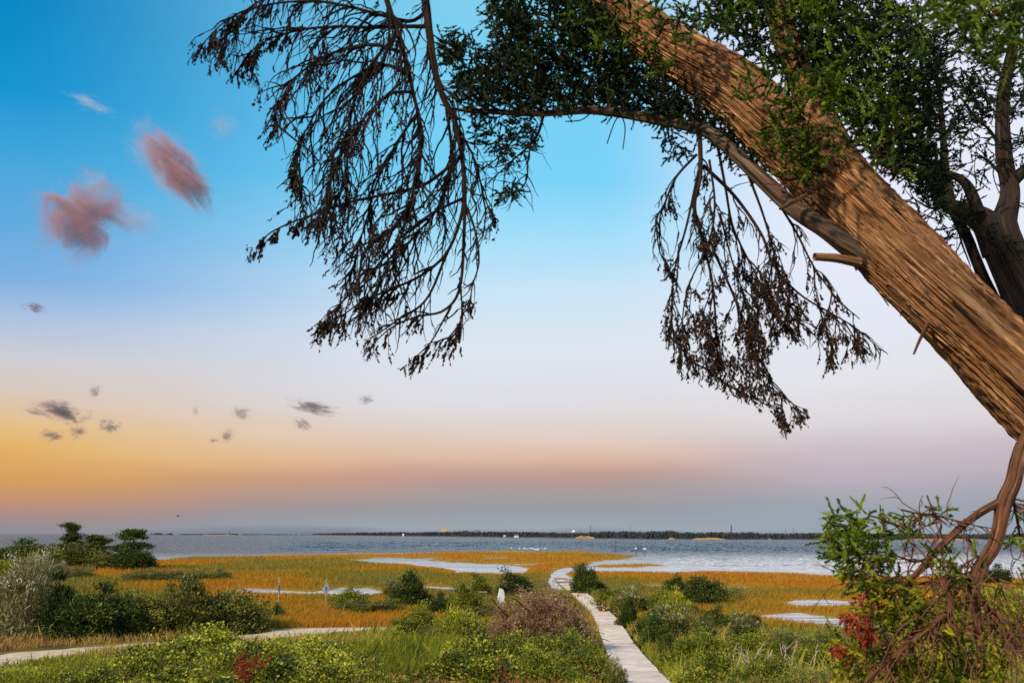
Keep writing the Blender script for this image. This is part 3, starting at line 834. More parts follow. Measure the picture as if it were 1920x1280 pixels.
# forked second leader rising inside the foliage
v, f, uv, fr2 = trunk_geo([(1590, 330, 5.2, 40), (1545, 240, 5.35, 32), (1500, 140, 5.45, 25), (1462, 40, 5.5, 20), (1435, -80, 5.5, 16), (1400, -260, 5.6, 9)], 110, 48, .010, 14)
g = Geo(); g.add(v, f, .5, uv); g.build("leader", m_bark, cedar, smooth=True, local=OFF)
# long arching limb
LIMB = [(1690, 520, 5.05, 24), (1640, 492, 5.02, 36), (1592, 460, 4.98, 29), (1545, 428, 4.95, 23), (1490, 392, 4.95, 21), (1425, 333, 4.97, 19), (1378, 288, 5.0, 17), (1330, 250, 5.05, 15), (1280, 234, 5.1, 13), (1225, 224, 5.15, 12), (1160, 212, 5.2, 11), (1100, 207, 5.2, 10), (1040, 212, 5.2, 8), (980, 213, 5.2, 7), (920, 209, 5.2, 6), (860, 206, 5.2, 2.5), (825, 196, 5.2, .4)]
v, f, uv, frl = trunk_geo([t[:3] + (t[3] * .74,) for t in LIMB], 220, 36, .0035, 22)
g = Geo(); g.add(v, f, .5, uv); g.build("limb", m_bark_grey, cedar, smooth=True, local=OFF)
limb_line = frl[0]
# broken stub under the limb fork, hanging splinters
st = [stroke([(1610, 492, 4.9), (1570, 484, 4.85), (1527, 481, 4.82)], 10)]
g = Geo(); add_strokes(g, st, [.028], [.020], 9); g.build("stub", m_strip, cedar, local=OFF)
for q, a_, b_ in (([(1740, 606, 4.9), (1726, 634, 4.83), (1713, 664, 4.83)], .012, .005), ([(1545, 345, 4.9), (1500, 372, 4.85), (1462, 392, 4.82)], .012, .008), ([(1500, 330, 4.9), (1478, 338, 4.85), (1455, 330, 4.82)], .010, .004),
                ([(1560, 375, 4.8), (1500, 352, 4.75), (1440, 345, 4.75), (1425, 352, 4.75)], .006, .002), ([(1690, 230, 4.78), (1640, 290, 4.75), (1655, 322, 4.75), (1700, 300, 4.72)], .006, .003), ([(1600, 240, 4.8), (1630, 280, 4.75), (1680, 285, 4.7)], .006, .002)):
    g = Geo(); add_strokes(g, [stroke(q, 12)], [a_], [b_], 6); g.build("splinter", m_bark_red, cedar, local=OFF)

# --- dead drooping branch on the left
DEAD = [stroke(q, 30) for q in (
    [(770, -60, 5.1), (795, -10, 5.1), (805, 60, 5.1), (815, 130, 5.1), (832, 185, 5.1), (852, 225, 5.1), (866, 290, 5.1), (872, 360, 5.1)],
    [(715, -40, 5.0), (728, 10, 5.0), (745, 60, 5.0), (760, 110, 5.0), (776, 180, 5.0), (790, 245, 5.0), (786, 330, 5.0)],
    [(800, 22, 5.1), (770, 40, 5.1), (720, 30, 5.05), (660, 14, 5.0), (600, 3, 5.0), (540, 4, 4.95), (470, 16, 4.9), (420, 42, 4.9), (375, 88, 4.85)],
    [(800, 50, 5.1), (750, 50, 5.1), (690, 52, 5.1), (630, 50, 5.15), (560, 57, 5.2), (500, 76, 5.2), (462, 106, 5.2), (446, 135, 5.2)],
    [(757, 100, 5.0), (700, 84, 5.0), (640, 94, 5.0), (592, 116, 5.0), (548, 152, 4.95), (522, 200, 4.9), (512, 242, 4.9)],
    [(767, 142, 5.0), (720, 122, 5.1), (660, 146, 5.1), (610, 186, 5.15), (574, 244, 5.2), (552, 300, 5.2), (556, 344, 5.2)],
    [(774, 172, 5.0), (730, 178, 4.95), (680, 226, 4.9), (640, 290, 4.9), (616, 350, 4.9), (610, 410, 4.9)],
    [(783, 212, 5.0), (748, 262, 5.1), (710, 334, 5.1), (690, 402, 5.1), (670, 470, 5.1), (656, 528, 5.1)],
    [(866, 292, 5.1), (800, 344, 5.05), (735, 362, 5.05), (660, 378, 5.0), (594, 400, 5.0), (540, 420, 4.95), (502, 440, 4.95), (480, 468, 4.95)],
    [(872, 330, 5.1), (866, 400, 5.1), (840, 470, 5.1), (796, 512, 5.1), (740, 540, 5.1), (684, 562, 5.1), (640, 592, 5.1), (598, 608, 5.1)],
    [(872, 350, 5.1), (870, 440, 5.1), (862, 540, 5.1), (832, 582, 5.1), (780, 594, 5.1), (734, 614, 5.1), (698, 646, 5.1)],
    [(862, 520, 5.1), (866, 580, 5.1), (860, 610, 5.1), (843, 642, 5.1)],
    [(845, 575, 5.1), (815, 630, 5.1), (800, 650, 5.1), (776, 672, 5.1)],
    [(868, 370, 5.1), (890, 430, 5.1), (898, 490, 5.1), (886, 535, 5.1), (882, 560, 5.1)],
    [(868, 372, 5.1), (810, 400, 5.0), (752, 446, 5.0), (700, 506, 5.0), (652, 556, 5.0), (614, 592, 5.0)],
    [(836, 192, 5.1), (846, 300, 5.2), (820, 390, 5.2), (770, 450, 5.2), (716, 520, 5.2), (700, 560, 5.2)],
    [(852, 225, 5.1), (890, 300, 5.15), (905, 360, 5.15), (925, 410, 5.15)],
    [(790, 245, 5.0), (780, 330, 4.95), (760, 400, 4.95), (720, 440, 4.95)],
    [(745, 62, 5.0), (690, 130, 5.05), (660, 210, 5.05), (650, 300, 5.05), (660, 370, 5.05)],
    [(800, -20, 5.1), (740, -30, 5.1), (660, -36, 5.1), (560, -30, 5.1), (490, 0, 5.1), (440, 40, 5.1), (415, 90, 5.1)],
    [(840, 470, 5.1), (800, 560, 5.1), (745, 600, 5.1), (700, 632, 5.1)],
)]
r0 = [.026, .019, .013, .013, .011, .011, .010, .010, .011, .012, .012, .006, .006, .008, .009, .010, .008, .009, .010, .011, .009]
g = Geo(); add_strokes(g, DEAD[1:], r0[1:], [.008] + [.003] * (len(DEAD) - 2), 6)
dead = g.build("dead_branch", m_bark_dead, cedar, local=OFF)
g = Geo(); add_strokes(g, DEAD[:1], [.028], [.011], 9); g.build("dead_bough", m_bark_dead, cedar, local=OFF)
g = Geo(); tips = []
OUT_L = np.array([(370, 100), (356, 0), (470, -70), (870, -70), (872, 100), (905, 230), (920, 300), (930, 415), (905, 480), (900, 565), (872, 640), (775, 682), (692, 662), (688, 628), (640, 632), (588, 614), (608, 582), (640, 556), (628, 520), (580, 440), (500, 448), (474, 474), (474, 440), (540, 405), (552, 360), (528, 310), (506, 246), (496, 190), (440, 142)], float)
OUT_R = np.array([(1222, 490), (1222, 400), (1255, 310), (1300, 230), (1360, 240), (1430, 320), (1510, 400), (1570, 500), (1622, 588), (1662, 664), (1622, 686), (1550, 676), (1500, 642), (1462, 626), (1446, 680), (1484, 735), (1518, 780), (1470, 792), (1420, 758), (1336, 712), (1276, 694), (1246, 640), (1248, 560), (1256, 505)], float)
def twig_layer(lines, n, L, K, droop, bias, rad, lo=.12, spread=.5, tan_w=.7, outline=None):
    pos, tan, u = sample_on(lines, n, rng, lo, 1.0)
    d0 = unit(tan * tan_w + rand_dirs(n, rng) * spread + np.array([0, 0, -.15]))
    ln_ = rng.uniform(L[0], L[1], n)
    tw = grow(pos, d0, ln_, K, rng, droop, .22, bias)
    if outline is not None:                       # a twig stops where the bough's drooping veil ends
        ok = inside(*project(tw), outline); fr0 = np.clip(np.cumprod(ok, axis=1).sum(1) / K, .0, 1)
        fr0 = np.where(rng.uniform(size=n) < .06, np.maximum(fr0, .6), fr0)
        tw = tw[:, :1] + (tw - tw[:, :1]) * fr0[:, None, None]
        k_ = fr0 > .2; tw = tw[k_]; n = len(tw)
    rr = rad * (1 - .7 * np.linspace(0, 1, K))[None] * rng.uniform(.7, 1.3, (n, 1))
    v, f = tubes(tw, rr, 4); g.add(v, f)
    return [t for t in tw]
LOWER = DEAD[8:15] + DEAD[20:]; UPPER = DEAD[2:8] + DEAD[15:20]
UPPER = UPPER + DEAD[:2]
TW1 = twig_layer(UPPER, 430, (.18, .58), 12, .17, np.array([-.045, 0, 0]), .0060, outline=OUT_L)
TW1 += twig_layer(LOWER, 80, (.06, .20), 9, .13, np.array([-.08, 0, 0]), .0054, lo=.15, outline=OUT_L)
TW2 = twig_layer(TW1, 800, (.07, .22), 8, .20, np.array([-.03, 0, 0]), .0040, outline=OUT_L)
TW2 += twig_layer(UPPER, 260, (.06, .18), 7, .22, np.array([-.03, 0, 0]), .0042, outline=OUT_L)
TW3 = twig_layer(TW2, 380, (.03, .08), 5, .25, None, .0030, outline=OUT_L)
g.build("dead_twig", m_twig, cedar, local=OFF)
g = Geo()
def tufts(lines, n, rng, g, L=(.03, .075), nl=9, where=None):
    pos, tan, u = sample_on(lines, n, rng, .35, 1.0)
    if where is not None:
        px, py = project(pos); k = where(px, py); pos, tan = pos[k], tan[k]
    d = unit(tan * .6 + rand_dirs(len(pos), rng) * .35 + np.array([0, 0, -.55]))
    sprays(pos, d, rng.uniform(L[0], L[1], len(pos)), nl, rng, g, leaf=(.012, .028), w=.0085, spread=.5)
patch = lambda px, py: (fbm(px / 45., py / 45., seed=77) > .47)
tufts(TW1 + TW2, 1250, rng, g, L=(.04, .10), nl=12, where=patch)
# bunched tassels at the tips
tp, tt, tu = sample_on(LOWER, 210, rng, .55, 1.0)
tp2, tt2, tu2 = sample_on(DEAD[2:6], 150, rng, .6, 1.0)
tp = np.concatenate([tp, tp2]); tt = np.concatenate([tt, tt2])
kk_ = fbm(*(np.array(project(tp)) / 30.), seed=81) > .44; tp, tt = tp[kk_], tt[kk_]
sprays(tp + rng.normal(size=tp.shape) * .012 + np.array([0, 0, -.015]), unit(tt * .35 + np.array([-.1, 0, -1]) + rand_dirs(len(tp), rng) * .3), rng.uniform(.035, .075, len(tp)), 13, rng, g, leaf=(.018, .036), w=.012, spread=.38)
ends = np.array([l[-1] for l in DEAD[2:]] ); ends2 = np.concatenate([ends + rng.normal(size=ends.shape) * .02 for _ in range(8)])
sprays(ends2, unit(np.array([-.3, 0, -1]) + rand_dirs(len(ends2), rng) * .4), rng.uniform(.04, .09, len(ends2)), 12, rng, g, leaf=(.015, .03), w=.007, spread=.5)
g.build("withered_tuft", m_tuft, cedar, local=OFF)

# --- drooping curtain under the limb on the right
CURT = [stroke(q, 28) for q in (
    [(1305, 190, 5.1), (1312, 260, 5.05), (1313, 330, 5.0), (1302, 385, 5.0), (1314, 440, 5.0), (1334, 520, 5.0), (1342, 600, 5.0), (1346, 670, 5.0)],
    [(1306, 290, 5.05), (1268, 332, 5.0), (1246, 382, 5.0), (1231, 414, 5.0), (1236, 468, 5.0), (1246, 487, 5.0)],
    [(1310, 320, 5.0), (1288, 420, 5.0), (1266, 500, 5.0), (1260, 560, 5.0), (1258, 632, 5.0)],
    [(1318, 310, 5.05), (1376, 366, 5.1), (1428, 440, 5.1), (1452, 500, 5.1), (1500, 552, 5.1), (1560, 588, 5.1), (1606, 616, 5.1), (1652, 656, 5.1)],
    [(1338, 470, 5.0), (1378, 560, 5.0), (1402, 632, 5.0), (1424, 690, 5.0), (1464, 736, 5.0), (1508, 776, 5.0)],
    [(1440, 350, 5.0), (1490, 430, 5.05), (1526, 500, 5.1), (1570, 560, 5.1), (1612, 598, 5.1)],
    [(1345, 270, 5.05), (1360, 350, 5.1), (1376, 430, 5.1), (1420, 520, 5.1), (1440, 570, 5.1), (1480, 620, 5.1)],
    [(1260, 560, 5.0), (1262, 620, 5.0), (1290, 670, 5.0), (1320, 690, 5.0), (1380, 730, 5.0), (1440, 760, 5.0), (1468, 780, 5.0)],
    [(1400, 320, 5.0), (1430, 400, 5.05), (1450, 470, 5.1), (1470, 560, 5.1), (1500, 630, 5.1)],
    [(1350, 400, 5.0), (1370, 480, 4.95), (1390, 540, 4.95), (1400, 580, 4.95)],
    [(1530, 560, 5.1), (1550, 620, 5.1), (1560, 660, 5.1)],
    [(1330, 300, 5.0), (1340, 380, 4.95), (1330, 450, 4.95), (1290, 540, 4.95), (1280, 620, 4.95), (1300, 690, 4.95)],
)]
g = Geo(); add_strokes(g, CURT, [.016, .008, .008, .011, .008, .008, .009, .006, .008, .006, .005, .007], [.004] + [.0025] * 11, 6)
g.build("hanging_branch", m_bark_dead, cedar, local=OFF)
g = Geo()
C1 = twig_layer(CURT, 160, (.10, .36), 9, .16, np.array([.02, 0, -.02]), .0042, outline=OUT_R)
C2 = twig_layer(C1, 380, (.06, .18), 7, .2, None, .003, outline=OUT_R)
C3 = twig_layer(C1 + C2, 260, (.03, .07), 5, .2, None, .002, outline=OUT_R)
g.build("hanging_twig", m_twig, cedar, local=OFF)
g = Geo()
low_ = lambda px, py: (fbm(px / 38., py / 38., seed=78) > np.where((py > 560) & (px < 1450), .34, np.where(py > 520, .42, .52)))
tufts(C1 + C2 + C3 + CURT, 1700, rng, g, where=low_, nl=11)
pos, px, py = fill_region([(1252, 600), (1300, 560), (1390, 600), (1430, 660), (1440, 700), (1480, 760), (1470, 784), (1420, 752), (1340, 705), (1290, 690)], 420, 4.9, 5.1, rng, .42, 26, 79)
sprays(pos, unit(np.array([.1, 0, -1]) + rand_dirs(len(pos), rng) * .5), rng.uniform(.03, .075, len(pos)), 10, rng, g, leaf=(.012, .028), w=.007, spread=.5)
g.build("brown_tuft", m_tuft, cedar, local=OFF)

# --- branches and dark sprays above the limb
UP = [stroke(q, 16) for q in (
    [(1240, 226, 5.15), (1200, 160, 5.3), (1150, 110, 5.4), (1090, 60, 5.5)], [(1160, 212, 5.2), (1110, 150, 5.3), (1050, 110, 5.4), (1000, 60, 5.4), (960, 10, 5.4)],
    [(1080, 208, 5.2), (1020, 160, 5.1), (960, 130, 5.0), (910, 90, 5.0)], [(1000, 213, 5.2), (960, 180, 5.3), (900, 150, 5.3), (850, 100, 5.3)],
    [(940, 210, 5.2), (890, 180, 5.1), (850, 150, 5.1)], [(1300, 240, 5.05), (1290, 190, 5.2), (1275, 150, 5.3)], [(1330, 255, 5.05), (1312, 200, 5.2), (1300, 160, 5.3)],
    [(1020, 213, 5.2), (1004, 260, 5.2), (962, 300, 5.2), (905, 352, 5.2)], [(1000, 245, 5.2), (990, 300, 5.2), (988, 335, 5.2), (972, 358, 5.2), (940, 372, 5.2)], [(980, 240, 5.2), (940, 290, 5.2), (900, 320, 5.2)],
    [(1160, 216, 5.2), (1150, 235, 5.2), (1138, 270, 5.2)], [(1165, 216, 5.2), (1172, 240, 5.2), (1168, 280, 5.2)], [(1110, 210, 5.2), (1090, 225, 5.2), (1060, 228, 5.2)])]
g = Geo(); add_strokes(g, UP, [.014, .014, .012, .012, .009, .016, .016, .010, .006, .006, .004, .004, .004], [.003] * 13, 6)
U1 = twig_layer(UP[:10], 170, (.1, .3), 7, 0.0, None, .003, spread=.9)
g.build("upper_branch", m_twig, cedar, local=OFF)
g = Geo()
MASS = [(828, 60), (850, 90), (905, 112), (930, 70), (918, 0), (925, -60), (1120, -60), (1130, 20), (1180, 90), (1230, 140), (1290, 180), (1340, 215), (1400, 290), (1440, 340), (1400, 320), (1340, 262), (1270, 230), (1210, 214), (1100, 196), (1010, 206), (930, 208), (870, 200), (838, 150)]
pos, px, py = fill_region(MASS, 3600, 4.95, 5.9, rng, .43, 30, 51)
sprays(pos, unit(rand_dirs(len(pos), rng) + np.array([-.2, 0, .15])), rng.uniform(.05, .11, len(pos)), 20, rng, g, leaf=(.016, .036), w=.009)
# little clumps hanging under the limb and along the side twigs
for poly, n in (([(870, 210), (1010, 215), (1010, 270), (960, 310), (910, 340), (895, 300)], 210), ([(1240, 232), (1300, 245), (1310, 290), (1260, 300), (1240, 280)], 60), ([(935, 335), (985, 345), (975, 372), (935, 372)], 40), ([(860, 40), (930, 100), (900, 120), (830, 110)], 50),
                ([(1330, 240), (1420, 320), (1480, 370), (1520, 350), (1460, 270), (1390, 220), (1340, 190)], 160)):
    pos, px, py = fill_region(poly, n, 5.05, 5.45, rng, .45, 22, 52)
    sprays(pos, unit(rand_dirs(len(pos), rng) + np.array([-.2, 0, -.3])), rng.uniform(.04, .08, len(pos)), 16, rng, g, leaf=(.014, .03), w=.008)
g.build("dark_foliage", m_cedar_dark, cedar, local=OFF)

# --- green sprays around and in front of the upper trunk
g = Geo()
BACKMASS = [(1330, -60), (1330, 40), (1400, 100), (1480, 140), (1560, 200), (1640, 290), (1700, 345), (1760, 400), (1775, 330), (1750, 230), (1770, 120), (1730, 60), (1660, 0), (1650, -60)]
pos, px, py = fill_region(BACKMASS, 3600, 5.2, 6.2, rng, .37, 44, 61)
sprays(pos, unit(rand_dirs(len(pos), rng) + np.array([0, -.3, .1])), rng.uniform(.06, .12, len(pos)), 20, rng, g, leaf=(.018, .04), w=.010)
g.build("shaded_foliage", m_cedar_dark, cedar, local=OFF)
g = Geo()
for poly, n, d0, d1 in (
        ([(1330, -60), (1320, 30), (1390, 70), (1440, 60), (1500, 110), (1560, 200), (1620, 240), (1700, 200), (1750, 100), (1720, 0), (1700, -60)], 300, 4.65, 5.2),
        ([(1380, 150), (1440, 130), (1520, 170), (1580, 150), (1600, 210), (1530, 215), (1460, 200), (1400, 190)], 90, 4.6, 4.9),
        ([(1420, 240), (1480, 210), (1560, 220), (1600, 270), (1560, 300), (1500, 340), (1460, 300)], 100, 4.6, 4.9),
        ([(1500, 130), (1640, 150), (1720, 230), (1700, 320), (1640, 320), (1580, 230)], 150, 4.6, 5.0),
        ([(1060, 0), (1140, 40), (1170, 70), (1210, 120), (1150, 130), (1090, 90)], 70, 4.85, 5.2),
        ([(1140, -30), (1290, -20), (1280, 60), (1230, 40), (1180, 20), (1240, 110), (1215, 110)], 60, 4.85, 5.1),
        ([(1210, 120), (1290, 70), (1310, 90), (1240, 150)], 16, 4.8, 4.95),
        ([(1280, 20), (1340, 20), (1340, 70), (1290, 60)], 30, 4.8, 5.0)):
    pos, px, py = fill_region(poly, int(n * 1.15), d0, d1, rng, .49, 27, 62)
    sprays(pos, unit(rand_dirs(len(pos), rng) + np.array([-.35, -.3, .1])), rng.uniform(.06, .12, len(pos)), 24, rng, g, leaf=(.018, .04), w=.009)
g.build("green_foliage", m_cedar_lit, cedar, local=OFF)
# a bough that hangs close to the camera in the top right corner
g = Geo()
pos, px, py = fill_region([(1740, -60), (1750, 30), (1820, 70), (1860, 120), (1930, 130), (2000, 60), (2000, -60)], 420, 2.5, 3.0, rng, .36, 60, 63)
sprays(pos, unit(rand_dirs(len(pos), rng) + np.array([-.4, 0, -.2])), rng.uniform(.04, .08, len(pos)), 22, rng, g, leaf=(.012, .028), w=.006)
g.build("near_foliage", m_cedar_lit, cedar, local=OFF)
NB = [stroke(q, 12) for q in ([(2100, -120, 2.9), (1960, -10, 2.8), (1850, 30, 2.75), (1770, 10, 2.7)], [(2100, 40, 2.8), (1980, 50, 2.8), (1900, 90, 2.75)])]
g = Geo(); add_strokes(g, NB, [.01, .008], [.003, .002], 6)
g.build("near_branch", m_bark_red, cedar, local=OFF)

# --- the low limb on the right edge with its tangle
LOW = [(2060, 760, 4.75, 26), (1970, 780, 4.6, 25), (1926, 826, 4.5, 23), (1908, 866, 4.45, 20), (1898, 906, 4.4, 20), (1882, 942, 4.4, 21), (1874, 985, 4.38, 18), (1862, 1025, 4.35, 17), (1838, 1062, 4.32, 17), (1826, 1100, 4.3, 16), (1830, 1150, 4.3, 12), (1840, 1220, 4.3, 9), (1850, 1330, 4.3, 6)]
v, f, uv, _f = trunk_geo([t[:3] + (t[3] * .66,) for t in LOW], 140, 36, .0035, 33)
g = Geo(); g.add(v, f, .5, uv); g.build("low_limb", m_bark_red, cedar, smooth=True, local=OFF)
SIDE = [stroke(q, 22) for q in (
    [(1872, 942, 4.4), (1842, 958, 4.38), (1805, 985, 4.35), (1770, 1018, 4.3), (1742, 1048, 4.28), (1716, 1078, 4.25)], [(1745, 1045, 4.28), (1715, 1052, 4.25), (1680, 1042, 4.22), (1650, 1040, 4.2)],
    [(1716, 1078, 4.25), (1690, 1095, 4.22), (1650, 1090, 4.2), (1620, 1080, 4.2)], [(1832, 1085, 4.3), (1800, 1082, 4.28), (1770, 1092, 4.26), (1700, 1092, 4.25), (1640, 1088, 4.2)],
    [(1768, 1085, 4.2), (1776, 1110, 4.18), (1786, 1142, 4.16), (1758, 1162, 4.14), (1725, 1190, 4.12), (1700, 1210, 4.1), (1660, 1245, 4.08), (1620, 1285, 4.05)],
    [(1752, 1165, 4.14), (1720, 1180, 4.16), (1690, 1205, 4.16), (1640, 1222, 4.16)], [(1820, 1110, 4.3), (1850, 1140, 4.28), (1890, 1180, 4.25), (1930, 1240, 4.2)],
    [(1650, 960, 4.2), (1630, 966, 4.2), (1660, 975, 4.2), (1690, 995, 4.22), (1715, 1030, 4.24)][1:], [(1690, 955, 4.3), (1720, 962, 4.3), (1752, 965, 4.3), (1765, 980, 4.3), (1752, 1010, 4.3), (1738, 1040, 4.3)],
    [(1738, 928, 4.3), (1746, 950, 4.3), (1752, 966, 4.3)], [(1752, 965, 4.3), (1790, 975, 4.3), (1830, 985, 4.32), (1860, 990, 4.34)], [(1756, 962, 4.3), (1720, 970, 4.3), (1700, 985, 4.3)],
    [(1810, 1000, 4.32), (1830, 1040, 4.3), (1805, 1060, 4.3), (1790, 1090, 4.28)], [(1890, 900, 4.4), (1905, 960, 4.45), (1915, 1020, 4.5), (1930, 1060, 4.5)], [(1885, 935, 4.4), (1910, 950, 4.4), (1940, 955, 4.4)])]
g = Geo(); add_strokes(g, SIDE, [.019, .008, .011, .014, .018, .010, .013, .004, .0045, .004, .004, .003, .007, .010, .008], [.013, .002, .003, .004, .009, .003, .004, .002, .002, .001, .002, .0015, .003, .003, .003], 8)
LT = twig_layer(SIDE, 190, (.06, .24), 8, .06, None, .0032, spread=.8)
LT += twig_layer(SIDE[3:7], 110, (.12, .38), 10, .10, np.array([-.04, 0, -.03]), .0034, spread=.6)
LT2 = twig_layer(LT, 340, (.03, .1), 5, .05, None, .0022, spread=.8)
g.build("low_branch", m_bark_red, cedar, smooth=True, local=OFF)
g = Geo()
TEN = [(rng.uniform(1740, 1915), rng.uniform(1050, 1130)) for _ in range(34)] + [(rng.uniform(1830, 1925), rng.uniform(1120, 1220)) for _ in range(22)] + [(rng.uniform(1640, 1760), rng.uniform(1120, 1200)) for _ in range(9)]
TEN = np.array(TEN); sp_ = P(TEN[:, 0], TEN[:, 1], rng.uniform(4.0, 4.5, len(TEN)))
tw = grow(sp_, np.array([0, 0, -1.]) + rng.normal(size=(len(TEN), 3)) * .5, rng.uniform(.2, .6, len(TEN)), 14, rng, .12, .35)
v, f = tubes(tw, (rng.uniform(.0018, .0046, (len(TEN), 1)) * (1 - .5 * np.linspace(0, 1, 14))[None]), 5); g.add(v, f)
g.build("dead_tendril", m_tendril, cedar, local=OFF)
g = Geo()
for poly, n in (([(1560, 960), (1625, 955), (1660, 985), (1690, 1030), (1670, 1090), (1620, 1110), (1590, 1080), (1575, 1040), (1545, 1030), (1560, 1000)], 230), ([(1680, 950), (1705, 955), (1700, 985), (1680, 985)], 9), ([(1700, 985), (1745, 985), (1740, 1010), (1705, 1005)], 12), ([(1760, 955), (1785, 950), (1785, 968), (1762, 968)], 6),
                ([(1545, 1018), (1580, 1010), (1585, 1040), (1550, 1045)], 14), ([(1620, 1085), (1700, 1090), (1760, 1130), (1700, 1180), (1640, 1160)], 60), ([(1730, 1040), (1800, 1030), (1860, 1060), (1840, 1100), (1760, 1080)], 40), ([(1900, 960), (1960, 940), (1960, 1080), (1905, 1060)], 26), ([(1700, 1180), (1800, 1160), (1850, 1290), (1680, 1290)], 40)):
    pos, px, py = fill_region(poly, n, 4.1, 4.55, rng, .40, 24, 64)
    sprays(pos, unit(rand_dirs(len(pos), rng) + np.array([-.6, -.2, 0])), rng.uniform(.05, .09, len(pos)), 24, rng, g, leaf=(.014, .030), w=.008)
g.build("low_foliage", m_cedar_lit, cedar, local=OFF)
g = Geo()
for poly, n in (([(1625, 1090), (1700, 1085), (1740, 1120), (1690, 1190), (1640, 1180), (1610, 1140)], 120), ([(1560, 1180), (1640, 1190), (1660, 1240), (1620, 1290), (1560, 1290), (1580, 1230)], 130), ([(1690, 1120), (1760, 1115), (1750, 1165), (1700, 1180)], 60), ([(1780, 1120), (1830, 1110), (1830, 1230), (1790, 1240)], 60), ([(1690, 1190), (1800, 1170), (1840, 1280), (1700, 1285)], 50), ([(1830, 1240), (1890, 1230), (1890, 1290), (1830, 1290)], 70), ([(1840, 1090), (1930, 1080), (1930, 1180), (1850, 1190)], 22), ([(1650, 1230), (1800, 1240), (1800, 1290), (1650, 1290)], 75)):
    pos, px, py = fill_region(poly, n, 4.06, 4.6, rng, .43, 24, 65)
    sprays(pos, unit(rand_dirs(len(pos), rng) + np.array([-.6, -.2, 0])), rng.uniform(.05, .09, len(pos)), 24, rng, g, leaf=(.014, .030), w=.008)
g.build("yellow_foliage", m_cedar_yel, cedar, local=OFF)

# --- red creeper hanging in the low foliage
cr = thing("red_creeper", "scarlet creeper leaves caught in the low cedar branches at the right edge", "creeper", P(1610, 1170, 4.0))
g = Geo(); cs = [stroke(q, 12) for q in ([(1640, 1130, 4.05), (1625, 1165, 4.02), (1600, 1165, 4.0), (1575, 1155, 3.98)], [(1640, 1180, 4.05), (1600, 1210, 4.0), (1550, 1222, 3.98)], [(1640, 1130, 4.05), (1632, 1200, 4.0), (1650, 1240, 4.0)], [(1620, 1120, 4.05), (1610, 1128, 4.0), (1590, 1128, 4.0)])]
add_strokes(g, cs, [.004] * 4, [.0015] * 4, 5); g.build("stem", m_bark_red, cr, local=cr.location)
g = Geo()
for poly, n in (([(1572, 1152), (1612, 1148), (1618, 1178), (1590, 1182)], 66), ([(1618, 1150), (1634, 1150), (1636, 1205), (1622, 1210)], 60), ([(1600, 1185), (1640, 1190), (1636, 1205), (1606, 1200)], 40), ([(1546, 1216), (1590, 1205), (1588, 1228), (1552, 1224)], 60), ([(1578, 1226), (1592, 1222), (1586, 1244)], 10), ([(1596, 1118), (1625, 1116), (1622, 1130), (1598, 1132)], 16)):
    pos, px, py = fill_region(poly, n, 3.95, 4.08, rng, .3, 14, 66)
    dd = unit(rand_dirs(len(pos), rng) + np.array([-.3, -.2, -.7])); v, f = blades(pos, dd, rng.uniform(.02, .04, len(pos)), rng.uniform(.010, .018, len(pos)), rng); g.add(v, f, np.repeat(rng.uniform(0, 1, len(pos)), 4))
g.build("leaves", m_red_leaf, cr, local=cr.location)

# ------------------------------------------------------------------ the dark tree behind
t2 = thing("forked_cedar", "darker grey cedar forking behind the leaning trunk at the right edge", "tree", P(2180, 1500, 7.5))
O2 = np.array(t2.location)
v, f, uv, _f = trunk_geo([(2240, 1620, 7.5, 60), (2160, 1250, 7.5, 52), (2080, 950, 7.5, 48), (2010, 740, 7.5, 44), (1950, 620, 7.5, 40), (1905, 520, 7.5, 37), (1876, 450, 7.5, 36), (1868, 415, 7.5, 34)], 110, 48, .010, 41)
g = Geo(); g.add(v, f, .5, uv)
for c_ in ([(1876, 470, 7.5, 32), (1850, 420, 7.5, 26), (1812, 398, 7.5, 19), (1780, 385, 7.5, 14), (1755, 355, 7.5, 11), (1735, 300, 7.5, 8), (1720, 220, 7.5, 5)], [(1874, 460, 7.5, 30), (1884, 410, 7.5, 22), (1894, 360, 7.5, 17), (1884, 300, 7.5, 15), (1880, 220, 7.5, 13), (1886, 150, 7.5, 11), (1904, 60, 7.5, 8), (1910, -60, 7.5, 5)],
           [(1894, 345, 7.5, 12), (1915, 325, 7.5, 10), (1950, 300, 7.5, 8), (2000, 250, 7.5, 5)], [(1960, 720, 7.7, 15), (1890, 610, 7.7, 13), (1850, 535, 7.7, 11), (1832, 490, 7.7, 10), (1812, 440, 7.7, 9), (1790, 400, 7.7, 8), (1775, 330, 7.7, 7), (1768, 250, 7.7, 5), (1760, 160, 7.7, 3)], [(1835, 400, 7.4, 12), (1815, 350, 7.4, 9), (1790, 330, 7.4, 6), (1760, 320, 7.4, 4)]):
    v, f, uv, _f = trunk_geo(c_, 50, 24, .005, 43); g.add(v, f, .5, uv)
g.build("trunk", m_bark_far, t2, smooth=True, local=O2)
